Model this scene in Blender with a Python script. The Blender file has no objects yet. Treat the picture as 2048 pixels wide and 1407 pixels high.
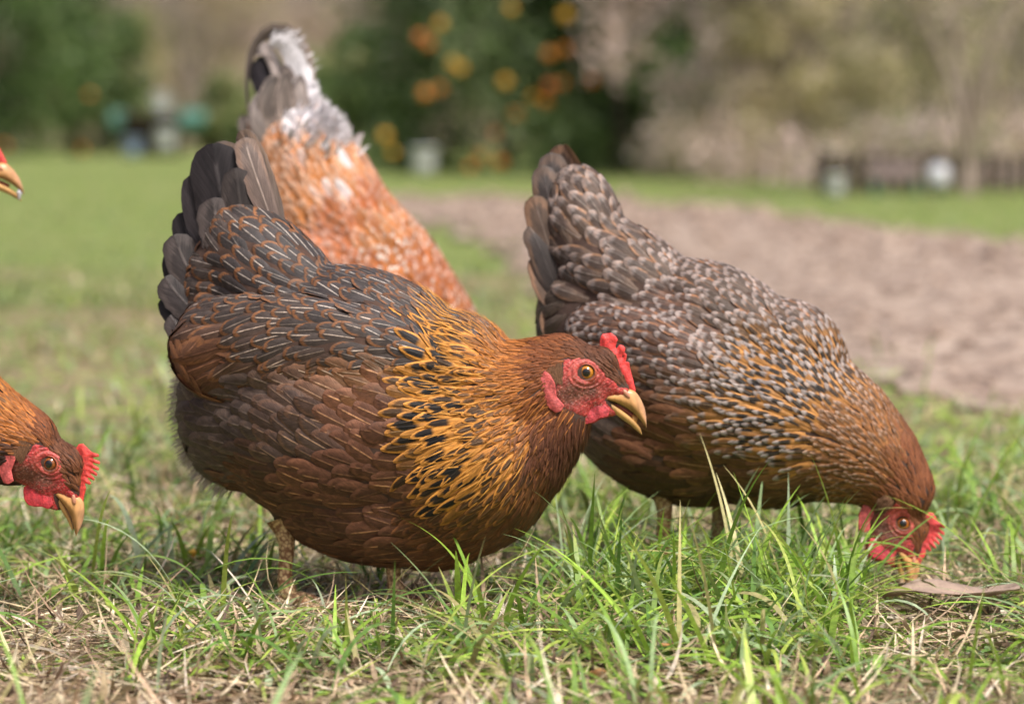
import bpy, bmesh, math, random
import numpy as np
from mathutils import Vector, Matrix, Euler
from mathutils.bvhtree import BVHTree

# ------------------------------------------------------------------ camera, sky, sun, exposure
SC = bpy.context.scene
F = 2048 * 105 / 36.0                 # focal length in photo pixels
CAMH = 0.42
PITCH = math.atan((703.5 - 262) / F)
cam_d = bpy.data.cameras.new('camera')
cam = bpy.data.objects.new('camera', cam_d)
SC.collection.objects.link(cam)
cam_d.sensor_width = 36; cam_d.lens = 105
cam.location = (0, 0, CAMH)
cam.rotation_euler = (math.pi / 2 - PITCH, 0, 0)
cam_d.clip_start = 0.05; cam_d.clip_end = 1500
cam_d.dof.use_dof = True
cam_d.dof.focus_distance = 2.46
cam_d.dof.aperture_fstop = 5.0
SC.camera = cam

SUN_EL, SUN_AZ = 58, 150              # azimuth clockwise from +Y
W = bpy.data.worlds.new('World'); SC.world = W; W.use_nodes = True
nt = W.node_tree
sky = nt.nodes.new('ShaderNodeTexSky'); sky.sky_type = 'NISHITA'; sky.sun_disc = False
sky.sun_elevation = math.radians(SUN_EL); sky.sun_rotation = math.radians(SUN_AZ)
sky.air_density = 1.0; sky.dust_density = 6.0; sky.ozone_density = 0.6
nt.links.new(sky.outputs[0], nt.nodes['Background'].inputs[0])
nt.nodes['Background'].inputs[1].default_value = 0.09
sun_d = bpy.data.lights.new('sun', 'SUN'); sun_d.energy = 2.9; sun_d.angle = math.radians(14)
sun_d.color = (1.0, 0.97, 0.93)
sun = bpy.data.objects.new('sun', sun_d); SC.collection.objects.link(sun)
az, el = math.radians(SUN_AZ), math.radians(SUN_EL)
sdir = Vector((math.sin(az) * math.cos(el), math.cos(az) * math.cos(el), math.sin(el)))
sun.rotation_euler = sdir.to_track_quat('Z', 'Y').to_euler()
SC.view_settings.view_transform = 'Standard'
SC.view_settings.look = 'None'
SC.view_settings.exposure = 0.47
SC.view_settings.gamma = 1
SC.cycles.use_denoising = True
SC.cycles.max_bounces = 6

rng = np.random.default_rng(7)
random.seed(5)
COL = SC.collection


def P(px, py, D):
    """world point seen at photo pixel (px, py) at depth D along +Y"""
    u = (px - 1024) / F; v = (703.5 - py) / F
    c, s = math.cos(PITCH), math.sin(PITCH)
    d = Vector((u, v * s + c, v * c - s))
    return Vector((0, 0, CAMH)) + d * (D / d.y)


def GY(D):
    """photo row of the ground at depth D"""
    c, s = math.cos(PITCH), math.sin(PITCH)
    z = -CAMH
    return 703.5 - F * (z * c + D * s) / (D * c - z * s)


# ------------------------------------------------------------------ object helpers
def tag(o, label=None, cat=None, group=None, kind=None):
    if label: o['label'] = label
    if cat: o['category'] = cat
    if group: o['group'] = group
    if kind: o['kind'] = kind
    return o


def empty(name, loc=(0, 0, 0), rz=0, **k):
    o = bpy.data.objects.new(name, None); COL.objects.link(o)
    o.location = loc; o.rotation_euler = (0, 0, rz); o.empty_display_size = 0.05
    return tag(o, **k)


def mesh_obj(name, V, Fc, mat=None, parent=None, smooth=True, cols=None, vecs=None):
    me = bpy.data.meshes.new(name)
    V = np.asarray(V, dtype=np.float32)
    if isinstance(Fc, np.ndarray):
        n = Fc.shape[1]
        me.vertices.add(len(V)); me.vertices.foreach_set('co', V.ravel())
        me.loops.add(Fc.size); me.loops.foreach_set('vertex_index', Fc.astype(np.int32).ravel())
        me.polygons.add(len(Fc))
        me.polygons.foreach_set('loop_start', np.arange(0, Fc.size, n, dtype=np.int32))
        me.polygons.foreach_set('loop_total', np.full(len(Fc), n, dtype=np.int32))
        me.update(calc_edges=True)
    else:
        me.from_pydata([tuple(v) for v in V], [], Fc); me.update()
    for k, a in (cols or {}).items():
        at = me.attributes.new(k, 'FLOAT_COLOR', 'POINT')
        at.data.foreach_set('color', np.asarray(a, dtype=np.float32).ravel())
    for k, a in (vecs or {}).items():
        at = me.attributes.new(k, 'FLOAT_VECTOR', 'POINT')
        at.data.foreach_set('vector', np.asarray(a, dtype=np.float32).ravel())
    if smooth: me.polygons.foreach_set('use_smooth', np.ones(len(me.polygons), dtype=bool))
    o = bpy.data.objects.new(name, me); COL.objects.link(o)
    if mat: me.materials.append(mat)
    if parent: o.parent = parent
    return o


def bake(o):
    """apply an object's modifiers by evaluating it"""
    dg = bpy.context.evaluated_depsgraph_get(); dg.update()
    me = bpy.data.meshes.new_from_object(o.evaluated_get(dg), depsgraph=dg)
    o.modifiers.clear(); old = o.data; o.data = me; me.name = o.name
    return o


# ------------------------------------------------------------------ node helpers
class NT:
    def __init__(self, name):
        self.m = bpy.data.materials.new(name); self.m.use_nodes = True
        self.t = self.m.node_tree; self.b = self.t.nodes['Principled BSDF']
        self.out = self.t.nodes['Material Output']

    def n(self, t, **k):
        x = self.t.nodes.new(t)
        for a, b in k.items(): setattr(x, a, b)
        return x

    def l(self, a, b): self.t.links.new(a, b)

    def put(self, sock, v):
        if hasattr(v, 'is_linked') or hasattr(v, 'links'): self.l(v, sock)
        else: sock.default_value = v

    def math(self, op, a, b=0.0, c=0.0, clamp=False):
        x = self.n('ShaderNodeMath', operation=op, use_clamp=clamp)
        self.put(x.inputs[0], a); self.put(x.inputs[1], b); self.put(x.inputs[2], c)
        return x.outputs[0]

    def ramp(self, v, a, b, lo=0.0, hi=1.0):
        x = self.n('ShaderNodeMapRange', interpolation_type='SMOOTHSTEP')
        self.put(x.inputs[0], v)
        for i, q in zip((1, 2, 3, 4), (a, b, lo, hi)): self.put(x.inputs[i], q)
        return x.outputs[0]

    def mix(self, f, a, b, mode='MIX'):
        x = self.n('ShaderNodeMix', data_type='RGBA', blend_type=mode)
        self.put(x.inputs[0], f)
        self.put(x.inputs[6], a if not isinstance(a, tuple) else (*a[:3], 1))
        self.put(x.inputs[7], b if not isinstance(b, tuple) else (*b[:3], 1))
        return x.outputs[2]

    def noise(self, scale, vec=None, detail=2.0, rough=0.5, dist=0.0):
        x = self.n('ShaderNodeTexNoise')
        x.inputs['Scale'].default_value = scale; x.inputs['Detail'].default_value = detail
        x.inputs['Roughness'].default_value = rough; x.inputs['Distortion'].default_value = dist
        if vec is not None: self.l(vec, x.inputs['Vector'])
        return x.outputs['Fac']

    def obj(self): return self.n('ShaderNodeTexCoord').outputs['Object']

    def attr(self, name): return self.n('ShaderNodeAttribute', attribute_name=name)

    def bump(self, h, strength=0.3, dist=0.001):
        x = self.n('ShaderNodeBump'); x.inputs['Strength'].default_value = strength
        x.inputs['Distance'].default_value = dist; self.l(h, x.inputs['Height'])
        self.l(x.outputs[0], self.b.inputs['Normal'])

    def base(self, v): self.put(self.b.inputs['Base Color'], v if not isinstance(v, tuple) else (*v[:3], 1))

    def set(self, **k):
        for a, v in k.items(): self.b.inputs[a.replace('_', ' ')].default_value = v
        return self.m


def simple(name, c, c2=None, scale=20, rough=0.6, bump=0.3, bdist=0.002, **k):
    t = NT(name); o = t.obj(); f = t.noise(scale, o, 4, 0.6)
    t.base(t.mix(t.ramp(f, 0.35, 0.65), c, c2 or tuple(x * 0.7 for x in c)))
    t.b.inputs['Roughness'].default_value = rough
    t.bump(t.noise(scale * 4, o, 3), bump, bdist)
    return t.set(**k)


def vcol_mat(name, rough=0.6, bscale=300, bump=0.3, bdist=0.0005, var=0.25, transl=0.0, attr='col', **k):
    t = NT(name); a = t.attr(attr); o = t.obj()
    f = t.ramp(t.noise(bscale * 0.4, o, 3), 0.3, 0.7, 1 - var, 1 + var)
    mul = t.n('ShaderNodeVectorMath', operation='SCALE')
    t.l(a.outputs['Color'], mul.inputs[0]); t.l(f, mul.inputs['Scale'])
    t.base(mul.outputs[0]); t.b.inputs['Roughness'].default_value = rough
    if bump: t.bump(t.noise(bscale, o, 3), bump, bdist)
    t.set(**k)
    if transl:
        tr = t.n('ShaderNodeBsdfTranslucent'); t.l(mul.outputs[0], tr.inputs[0])
        mx = t.n('ShaderNodeMixShader'); mx.inputs[0].default_value = transl
        t.l(t.b.outputs[0], mx.inputs[1]); t.l(tr.outputs[0], mx.inputs[2]); t.l(mx.outputs[0], t.out.inputs[0])
    return t.m


def feather_material():
    t = NT('feather')
    uv = t.attr('fuv').outputs['Vector']
    sp = t.n('ShaderNodeSeparateXYZ'); t.l(uv, sp.inputs[0])
    x = t.math('ABSOLUTE', sp.outputs[0]); v = sp.outputs[1]; rnd = sp.outputs[2]
    vt = t.math('MULTIPLY', t.math('MAXIMUM', t.math('SUBTRACT', v, 0.5), 0), 2.0)
    r = t.math('SQRT', t.math('ADD', t.math('MULTIPLY', x, x), t.math('MULTIPLY', vt, vt)))
    # barbs: fine lines running outward and towards the tip
    cb = t.n('ShaderNodeCombineXYZ')
    t.l(t.math('SUBTRACT', t.math('MULTIPLY', v, 30.0), t.math('MULTIPLY', x, 16.0)), cb.inputs[0])
    t.l(t.math('MULTIPLY', sp.outputs[0], 2.0), cb.inputs[1]); t.l(t.math('MULTIPLY', rnd, 97.0), cb.inputs[2])
    barb = t.noise(1.0, cb.outputs[0], 3, 0.7)
    cc = t.n('ShaderNodeCombineXYZ')
    t.l(t.math('MULTIPLY', v, 5.0), cc.inputs[0]); t.l(t.math('MULTIPLY', sp.outputs[0], 2.5), cc.inputs[1])
    t.l(t.math('MULTIPLY', rnd, 31.0), cc.inputs[2])
    blot = t.noise(1.0, cc.outputs[0], 4, 0.65)
    jag = t.math('MULTIPLY', t.math('SUBTRACT', barb, 0.5), 0.35)
    r2 = t.math('ADD', r, t.math('ADD', jag, t.math('MULTIPLY', t.math('SUBTRACT', blot, 0.5), 0.22)))
    A = {k: t.attr('a_' + k) for k in ('base', 'lace', 'shaft', 'streak', 'tip')}
    # overall tone of one feather
    col = A['base'].outputs['Color']
    # lace
    lm = t.math('MULTIPLY', t.ramp(r2, 0.68, 0.82), t.ramp(r2, 1.02, 0.90))
    lm = t.math('MULTIPLY', lm, t.ramp(v, 0.30, 0.62))
    lm = t.math('MULTIPLY', lm, A['lace'].outputs['Alpha'])
    col = t.mix(lm, col, A['lace'].outputs['Color'])
    # central dark streak near the tip
    sx = t.math('ADD', x, jag)
    sm = t.math('MULTIPLY', t.ramp(sx, 0.72, 0.52), t.ramp(r2, 0.90, 0.70))
    sm = t.math('MULTIPLY', sm, t.math('MULTIPLY', t.ramp(v, 0.36, 0.50), t.ramp(rnd, 0.05, 0.15)))
    col = t.mix(t.math('MULTIPLY', sm, A['streak'].outputs['Alpha']), col, A['streak'].outputs['Color'])
    # pale tip spangle
    tm = t.math('MULTIPLY', t.ramp(t.math('ADD', v, t.math('MULTIPLY', jag, 0.4)), 0.74, 0.86), t.ramp(sx, 0.9, 0.6))
    col = t.mix(t.math('MULTIPLY', tm, A['tip'].outputs['Alpha']), col, A['tip'].outputs['Color'])
    # shaft
    sh = t.math('MULTIPLY', t.ramp(x, 0.085, 0.025), t.math('MULTIPLY', t.math('MULTIPLY', t.ramp(v, 0.90, 0.78), t.ramp(rnd, 0.1, 0.9, 0.35, 1.0)), t.ramp(blot, 0.3, 0.55, 0.45, 1.0)))
    col = t.mix(t.math('MULTIPLY', sh, A['shaft'].outputs['Alpha']), col, A['shaft'].outputs['Color'])
    f = t.math('MULTIPLY', t.ramp(barb, 0.25, 0.75, 0.72, 1.3), t.ramp(blot, 0.25, 0.75, 0.72, 1.3))
    f = t.math('MULTIPLY', f, t.ramp(x, 0.0, 0.9, 0.84, 1.16))
    f = t.math('MULTIPLY', f, t.ramp(rnd, 0.0, 1.0, 0.78, 1.22))
    mul = t.n('ShaderNodeVectorMath', operation='SCALE'); t.l(col, mul.inputs[0]); t.l(f, mul.inputs['Scale'])
    t.base(mul.outputs[0])
    t.b.inputs['Roughness'].default_value = 0.52
    t.b.inputs['Specular IOR Level'].default_value = 0.28
    t.b.inputs['Sheen Weight'].default_value = 0.02
    t.b.inputs['Sheen Roughness'].default_value = 0.4
    t.bump(t.math('ADD', barb, t.math('MULTIPLY', t.ramp(x, 0.12, 0.0), 0.8)), 0.5, 0.0006)
    return t.m


M_FEATHER = feather_material()
M_DOWN = vcol_mat('down_skin', 0.9, 200, 0.5, 0.001)
M_SKIN = vcol_mat('red_skin', 0.55, 700, 0.7, 0.0009, var=0.30, Subsurface_Weight=0.12, Subsurface_Scale=0.003)
M_HORN = vcol_mat('beak_horn', 0.32, 260, 0.25, 0.0004, var=0.16)
M_SCALE = None


# ------------------------------------------------------------------ hens
# Every hen is built in its own frame: x forward, y to its left (away from us when it faces +x), z up.
def rotmat(rz): return Matrix.Rotation(rz, 4, 'Z')


class Hen:
    def __init__(s, name, px0, D, yaw, label, cat='hen', gpy=None, group=None):
        s.D = D; s.k = D / F; s.px0 = px0; s.py0 = GY(D); s.yaw = yaw; s.kx = 1.0
        base = P(px0, s.py0, D)
        s.root = empty(name, (base.x, base.y, 0), yaw, label=label, cat=cat, group=group)
        s.ells = []; s.base = Vector((base.x, base.y, 0))

    def H(s, px, py, l=0.0):
        # the point of the bird's own middle plane seen at (px, py), moved l sideways
        d = P(px, py, 1.0) - Vector((0, 0, CAMH)); o = Vector((0, 0, CAMH)) - s.base
        n = Vector((-math.sin(s.yaw), math.cos(s.yaw), 0)); t = -o.dot(n) / d.dot(n); w = o + d * t
        return Vector((w.x * math.cos(s.yaw) + w.y * math.sin(s.yaw), l * s.k, w.z))

    def px_of(s, pts):
        """photo coordinates of points given in the bird's frame"""
        c, sn = math.cos(s.yaw), math.sin(s.yaw)
        X = pts[:, 0] * c - pts[:, 1] * sn + s.base.x; Y = pts[:, 0] * sn + pts[:, 1] * c + s.base.y; Z = pts[:, 2] - CAMH
        cp, sp = math.cos(PITCH), math.sin(PITCH); dep = Y * cp - Z * sp
        return 1024 + F * X / dep, 703.5 - F * (Z * cp + Y * sp) / dep

    def ell(s, px, py, rx, rz, ry, tilt=0, l=0.0):
        s.ells.append((px, py, l, rx, rz, ry, tilt))

    def chain(s, pts, steps=5):
        for a, b in zip(pts[:-1], pts[1:]):
            for i in range(steps + (b is pts[-1])):
                t = i / steps
                q = [a[j] + (b[j] - a[j]) * t for j in range(len(a))]
                s.ell(q[0], q[1], q[2], q[2], q[3], 0, q[4] if len(q) > 4 else 0.0)

    def blob(s, name, ells, voxel, smooth, sub=4, mat=None):
        bm = bmesh.new()
        for (px, py, l, rx, rz, ry, tilt) in ells:
            c = s.H(px, py, l)
            m = Matrix.Translation(c) @ Matrix.Rotation(math.radians(tilt), 4, 'Y') @ \
                Matrix.Diagonal((rx * s.k * s.kx, ry * s.k, rz * s.k, 1))
            bmesh.ops.create_icosphere(bm, subdivisions=sub, radius=1, matrix=m)
        me = bpy.data.meshes.new(name); bm.to_mesh(me); bm.free()
        o = bpy.data.objects.new(name, me); COL.objects.link(o)
        r = o.modifiers.new('r', 'REMESH'); r.mode = 'VOXEL'; r.voxel_size = voxel; r.use_smooth_shade = True
        if smooth:
            sm = o.modifiers.new('s', 'SMOOTH'); sm.factor = 0.5; sm.iterations = smooth
        bake(o); o.parent = s.root
        if mat: o.data.materials.append(mat)
        return o


def bvh_of(o):
    me = o.data
    return BVHTree.FromPolygons([v.co for v in me.vertices], [tuple(p.vertices) for p in me.polygons])


def inpoly(x, y, poly):
    c = False; n = len(poly); j = n - 1
    for i in range(n):
        xi, yi = poly[i]; xj, yj = poly[j]
        if (yi > y) != (yj > y) and x < (xj - xi) * (y - yi) / (yj - yi + 1e-12) + xi: c = not c
        j = i
    return c


def dpoly(x, y, poly):
    best = 1e9; n = len(poly)
    for i in range(n):
        ax, ay = poly[i]; bx, by = poly[(i + 1) % n]
        dx, dy = bx - ax, by - ay
        t = max(0, min(1, ((x - ax) * dx + (y - ay) * dy) / (dx * dx + dy * dy + 1e-9)))
        best = min(best, math.hypot(ax + t * dx - x, ay + t * dy - y))
    return best


# ---- feather styles: length, half width, spacing (photo px of the main hen), lift, stiff, then colours
K0 = (0.0, 0.0, 0.0, 0.0)


def S(L, w, sp, base, lace=K0, shaft=K0, streak=K0, tip=K0, lift=9, stiff=0.0, cup=0.35, base2=None):
    b2 = base2 if base2 is not None else base
    return np.array([L, w, sp, lift, stiff, cup, *base, *lace, *shaft, *streak, *tip, *b2], dtype=float)


T_NEAR = np.array([0, .22, .42, .58, .72, .84, .93, .985])
U_NEAR = np.array([-1, -.5, 0, .5, 1.0])


def width_profile(t, pointed=0.0):
    a = 0.45 + 0.55 * np.clip(t / 0.5, 0, 1) ** 0.8
    q = np.clip((t - 0.5) / 0.5, 0, 1)
    b = np.sqrt(np.clip(1 - q * q, 0, 1))
    e = (1 - q) ** 0.75
    return np.where(t < 0.5, a, b * (1 - pointed) + e * pointed)


def round_profile(t):
    q = np.clip((t - 0.5) / 0.5, 0, 1)
    return np.where(t < 0.5, 1.0, np.sqrt(np.clip(1 - q * q, 0, 1)))


class Plumage:
    def __init__(s): s.V = []; s.F = []; s.A = {k: [] for k in ('base', 'lace', 'shaft', 'streak', 'tip')}; s.U = []; s.N = []; s.n = 0

    def add(s, C, side, nrm, hw, sty, T, U, pointed=0.0, cup=0.35, prof=None, rnd=None):
        """C centre line (n,3), side/nrm (n,3), hw half width in m"""
        n, m = len(T), len(U)
        w = (width_profile(T, pointed) if prof is None else prof) * hw
        X = C[:, None, :] + side[:, None, :] * (U[None, :, None] * w[:, None, None]) \
            - nrm[:, None, :] * ((U[None, :, None] ** 2) * (cup * w)[:, None, None])
        s.V.append(X.reshape(-1, 3))
        NN = nrm[:, None, :] + side[:, None, :] * (U[None, :, None] * (0.25 + cup * .8)) + 0.18 * (T ** 2)[:, None, None] * np.gradient(C, axis=0)[:, None, :] / (np.linalg.norm(np.gradient(C, axis=0), axis=1)[:, None, None] + 1e-9)
        s.N.append(NN.reshape(-1, 3))
        g = np.arange(n * m).reshape(n, m) + s.n
        s.F.append(np.stack([g[:-1, :-1], g[:-1, 1:], g[1:, 1:], g[1:, :-1]], -1).reshape(-1, 4))
        s.n += n * m
        rp = round_profile(T)
        ra = random.random() if rnd is None else rnd
        uu = np.stack([np.repeat(U[None, :], n, 0) * rp[:, None], np.repeat(T[:, None], m, 1), np.full((n, m), ra)], -1)
        s.U.append(uu.reshape(-1, 3))
        b1, b2 = sty[6:9], sty[25:28]
        f = np.clip(T, 0, 1)[:, None] ** 1.3
        bb = b2[None] * (1 - f) + b1[None] * f
        s.A['base'].append(np.repeat(np.concatenate([bb, np.ones((n, 1))], 1), m, 0))
        for k, i in (('lace', 9), ('shaft', 13), ('streak', 17), ('tip', 21)):
            s.A[k].append(np.repeat(sty[None, i:i + 4], n * m, 0))

    def build(s, name, parent):
        o = mesh_obj(name, np.concatenate(s.V), np.concatenate(s.F), M_FEATHER, parent, True,
                     {'a_' + k: np.concatenate(v) for k, v in s.A.items()}, {'fuv': np.concatenate(s.U)})
        # barbs lie along the bird's surface: shade each vane by the surface it follows
        N = np.concatenate(s.N); N /= np.linalg.norm(N, axis=1)[:, None] + 1e-9
        V = np.concatenate(s.V); Fq = np.concatenate(s.F)[::7]
        fn = np.cross(V[Fq[:, 1]] - V[Fq[:, 0]], V[Fq[:, 3]] - V[Fq[:, 0]])
        if (fn * N[Fq[:, 0]]).sum() < 0: o.data.flip_normals()
        o.data.normals_split_custom_set_from_vertices(N)
        return o


def grow(hen, base_obj, controls, name, parent, reject=None, pscale=1.0, seed=1, power=5.0, cap=None, pointed_styles=(),
         only=None, jit=12):
    """cover the surface of base_obj with overlapping feathers; controls: (px, py, style, dirx, diry)"""
    r = np.random.default_rng(seed)
    me = base_obj.data
    bvh = bvh_of(base_obj)
    nv = len(me.vertices); co = np.empty(nv * 3, dtype=np.float32); me.vertices.foreach_get('co', co); co = co.reshape(-1, 3)
    me.calc_loop_triangles()
    tri = np.empty(len(me.loop_triangles) * 3, dtype=np.int32); me.loop_triangles.foreach_get('vertices', tri); tri = tri.reshape(-1, 3)
    a, b, c = co[tri[:, 0]], co[tri[:, 1]], co[tri[:, 2]]
    cr = np.cross(b - a, c - a); ar = np.linalg.norm(cr, axis=1) / 2
    CP = np.array([(q[0], q[1]) for q in controls], float)
    ST = np.array([q[2] for q in controls]); DR = np.array([(q[3], -q[4]) for q in controls], float)
    DR /= np.linalg.norm(DR, axis=1)[:, None]
    PT = np.array([q[5] if len(q) > 5 else 0.0 for q in controls])
    k = hen.k * pscale
    smin = ST[:, 2].min() * k
    N = int(min(170000, ar.sum() / (smin ** 2) * 5))
    ti = r.choice(len(tri), N, p=ar / ar.sum())
    u = r.random(N); v = r.random(N); fl = u + v > 1; u[fl] = 1 - u[fl]; v[fl] = 1 - v[fl]
    pts = a[ti] + (b[ti] - a[ti]) * u[:, None] + (c[ti] - a[ti]) * v[:, None]
    px, py = hen.px_of(pts)
    d = np.sqrt((px[:, None] - CP[None, :, 0] + r.normal(0, jit, N)[:, None]) ** 2 + (py[:, None] - CP[None, :, 1] + r.normal(0, jit, N)[:, None]) ** 2) + 4
    w = d ** -power; w /= w.sum(1, keepdims=True)
    sty = w @ ST; dr = w @ DR; pt = w @ PT
    # thinning with a hash grid
    cell = ST[:, 2].max() * k
    grid = {}; keep = []
    for i in range(N):
        p = pts[i]; sp = sty[i, 2] * k
        key = tuple((p / cell).astype(int)); ok = True
        for dx in (-1, 0, 1):
            for dy in (-1, 0, 1):
                for dz in (-1, 0, 1):
                    for j in grid.get((key[0] + dx, key[1] + dy, key[2] + dz), ()):
                        q = pts[j]
                        if (p[0] - q[0]) ** 2 + (p[1] - q[1]) ** 2 + (p[2] - q[2]) ** 2 < sp * sp: ok = False; break
                    if not ok: break
                if not ok: break
            if not ok: break
        if ok: grid.setdefault(key, []).append(i); keep.append(i)
    pl = Plumage(); T = T_NEAR
    for i in keep:
        p = Vector(pts[i]); st = sty[i]
        if reject and reject(p, px[i], py[i]): continue
        L = st[0] * k * r.uniform(.88, 1.12); hw = st[1] * k * r.uniform(.9, 1.1)
        ang = r.normal(0, 0.12)
        dx, dz = dr[i]; dx, dz = dx * math.cos(ang) - dz * math.sin(ang), dx * math.sin(ang) + dz * math.cos(ang)
        d3 = Vector((dx, 0, dz))
        loc, nrm, _, _ = bvh.find_nearest(p)
        if loc is None: continue
        d3 = d3 - nrm * d3.dot(nrm)
        if d3.length < 0.25:       # surface faces along the flow: fall sideways and down
            d3 = d3 + Vector((0, 0.3 * (1 if p.y > 0 else -1), -0.3)); d3 = d3 - nrm * d3.dot(nrm)
        d3.normalize(); d0 = d3.copy()
        q = p.copy(); C = []; Nn = []; pt0 = 0.0
        for t in T:
            st_ = (t - pt0) * L; pt0 = t
            if st_ > 0:
                q2 = q + d3 * st_
                loc, n2, _, _ = bvh.find_nearest(q2)
                step = loc - q
                q = loc; nrm = n2
                if step.length > 1e-6: d3 = (d3 + step.normalized()).normalized()
                d3 = d3 - nrm * d3.dot(nrm)
                if d3.length < 1e-4: d3 = d0.copy()
                d3.normalize()
            s_ = st[4]
            c3 = q * (1 - s_) + (p + d0 * (L * t)) * s_ if s_ > 0.01 else q
            C.append(c3 + nrm * ((1.0 + st[3] * t * (0.75 + 0.5 * 0)) * k))
            Nn.append(nrm.copy())
        C = np.array(C); Nn = np.array(Nn)
        tg = np.gradient(C, axis=0); sd = np.cross(Nn, tg); sd /= np.linalg.norm(sd, axis=1)[:, None] + 1e-9
        # roll the blade a little
        ro = r.normal(0, .15); sd = sd * math.cos(ro) + Nn * math.sin(ro)
        pl.add(C, sd, Nn, hw, st, T, U_NEAR, pt[i], st[5])
    return pl.build(name, parent)


def quill(pl, hen, pts, widths, sty, tilt=0.0, curl=0.12, n=14, rnd=None):
    """a large tail feather: pts (px, py, l) along the shaft, widths half width in px"""
    sh = getattr(hen, 'tshift', lambda x: 0); pts = [hen.H(p[0] + sh(p[0]), p[1], p[2]) for p in pts]
    m = len(pts)
    T = np.linspace(0, 1, n) ** 0.8
    T[-1] = 0.995
    C = []
    for t in T:
        x = t * (m - 1); i = min(int(x), m - 2); f = x - i
        p0 = pts[max(i - 1, 0)]; p1 = pts[i]; p2 = pts[i + 1]; p3 = pts[min(i + 2, m - 1)]
        C.append(0.5 * ((2 * p1) + (-p0 + p2) * f + (2 * p0 - 5 * p1 + 4 * p2 - p3) * f * f + (-p0 + 3 * p1 - 3 * p2 + p3) * f ** 3))
    C = np.array([tuple(c) for c in C])
    tg = np.gradient(C, axis=0); tg /= np.linalg.norm(tg, axis=1)[:, None]
    lat = np.array([0, -1.0, 0]); sd = np.cross(tg, lat); sd /= np.linalg.norm(sd, axis=1)[:, None] + 1e-9
    nr = np.cross(sd, tg)
    ca, sa = math.cos(tilt), math.sin(tilt)
    s2 = sd * ca + nr * sa; n2 = np.cross(s2, tg)
    wi = np.interp(T, np.linspace(0, 1, len(widths)), widths) * hen.k
    q = np.clip((T - 0.80) / 0.20, 0, 1); wi = wi * np.sqrt(np.clip(1 - q * q, 0.0, 1)) * np.random.default_rng(int(wi.sum() * 1e6) % 9999).uniform(.95, 1.05, n)
    U = np.linspace(-1, 1, 9)
    pl.add(C, s2, n2, 1.0, sty, T, U, 0.0, curl, prof=wi, rnd=rnd)


# ------------------------------------------------------------------ head (closeup coordinates, 5.025 per photo px, eye at (1125, 622))
CZ = 5.025
FACE = [(905, 495), (985, 478), (1080, 478), (1180, 500), (1260, 560), (1330, 640), (1400, 700), (1425, 760), (1500, 775), (1575, 790), (1590, 850), (1540, 880), (1400, 872),
        (1330, 866), (1300, 890), (1340, 950), (1420, 1030), (1440, 1085), (1330, 1100), (1200, 1085), (1080, 1050), (985, 1000),
        (900, 960), (850, 900), (830, 800), (850, 700), (900, 650)]
COMB = [(1245, 300), (1262, 268), (1345, 255), (1392, 285), (1412, 318), (1398, 360), (1388, 395), (1402, 408), (1425, 370), (1455, 372), (1487, 400),
        (1478, 440), (1450, 488), (1464, 500), (1480, 448), (1500, 458), (1494, 505), (1480, 555), (1502, 530), (1523, 538), (1530, 590), (1545, 650),
        (1565, 720), (1585, 800), (1570, 860), (1520, 850), (1460, 800), (1390, 740), (1340, 640), (1295, 560), (1258, 470), (1238, 400), (1240, 345)]
COMB_SPIKY = [(1250, 330), (1290, 300), (1400, 330), (1480, 310), (1500, 330), (1435, 380), (1530, 370), (1545, 392), (1450, 425), (1555, 432), (1568, 455),
              (1465, 475), (1570, 490), (1580, 512), (1478, 525), (1572, 548), (1578, 570), (1480, 578), (1560, 610), (1560, 632), (1500, 640), (1545, 690),
              (1560, 760), (1585, 830), (1560, 870), (1500, 840), (1420, 740), (1370, 640), (1330, 540), (1290, 440), (1250, 380)]
WATTLE = [(985, 985), (1010, 1040), (1060, 1100), (1120, 1127), (1190, 1105), (1255, 1065), (1330, 1050), (1345, 985), (1280, 920), (1180, 890), (1060, 920)]
WATTLE2 = [(1120, 1110), (1150, 1150), (1200, 1162), (1262, 1140), (1290, 1090), (1240, 1020), (1140, 1020)]
LOBE = [(735, 600), (790, 640), (835, 720), (850, 850), (900, 905), (925, 930), (895, 985), (840, 1003), (780, 960), (715, 880), (672, 770), (680, 680)]


class Head:
    def __init__(s, hen, ex, ey, rot=0.0, yaw=0.0, roll=0.0, scale=1.0, nod=0.0):
        s.hen = hen; s.sc = scale
        R = Matrix.Rotation(math.radians(nod), 4, 'X') @ Matrix.Rotation(math.radians(yaw), 4, 'Z') @ Matrix.Rotation(math.radians(rot), 4, 'Y') @ Matrix.Rotation(math.radians(roll), 4, 'X')
        s.R = R.to_3x3()
        s.Ri = s.R.inverted()
        s.u = hen.k * scale / CZ
        s.piv = hen.H(ex, ey)
        for _ in range(4):      # bring the near eye, not the middle of the skull, to (ex, ey)
            q = np.array([tuple(s.piv + s.R @ Vector((0, -165 * s.u, 0)))]); ax, ay = hen.px_of(q)
            s.piv += Vector(((ex - ax[0]) * hen.k, 0, -(ey - ay[0]) * hen.k))
        s.comb = COMB; s.red = (0.50, 0.055, 0.05)

    def P(s, cx, cy, l=0.0):
        return s.piv + s.R @ Vector(((cx - 1125) * s.u, l * s.u, (622 - cy) * s.u))

    def inv(s, p):
        q = s.Ri @ (p - s.piv)
        return q.x / s.u + 1125, 622 - q.z / s.u, q.y / s.u

    def skull(s):
        """ellipsoids in head space"""
        return [(1110, 640, 0, 270, 250, 175), (930, 640, 0, 240, 260, 185), (1230, 560, 0, 200, 180, 140), (1320, 720, 0, 170, 170, 112),
                (1420, 790, 0, 120, 95, 78), (1120, 820, 0, 240, 200, 150), (1240, 930, 0, 170, 120, 100), (1330, 1000, 0, 110, 70, 66)]


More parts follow.
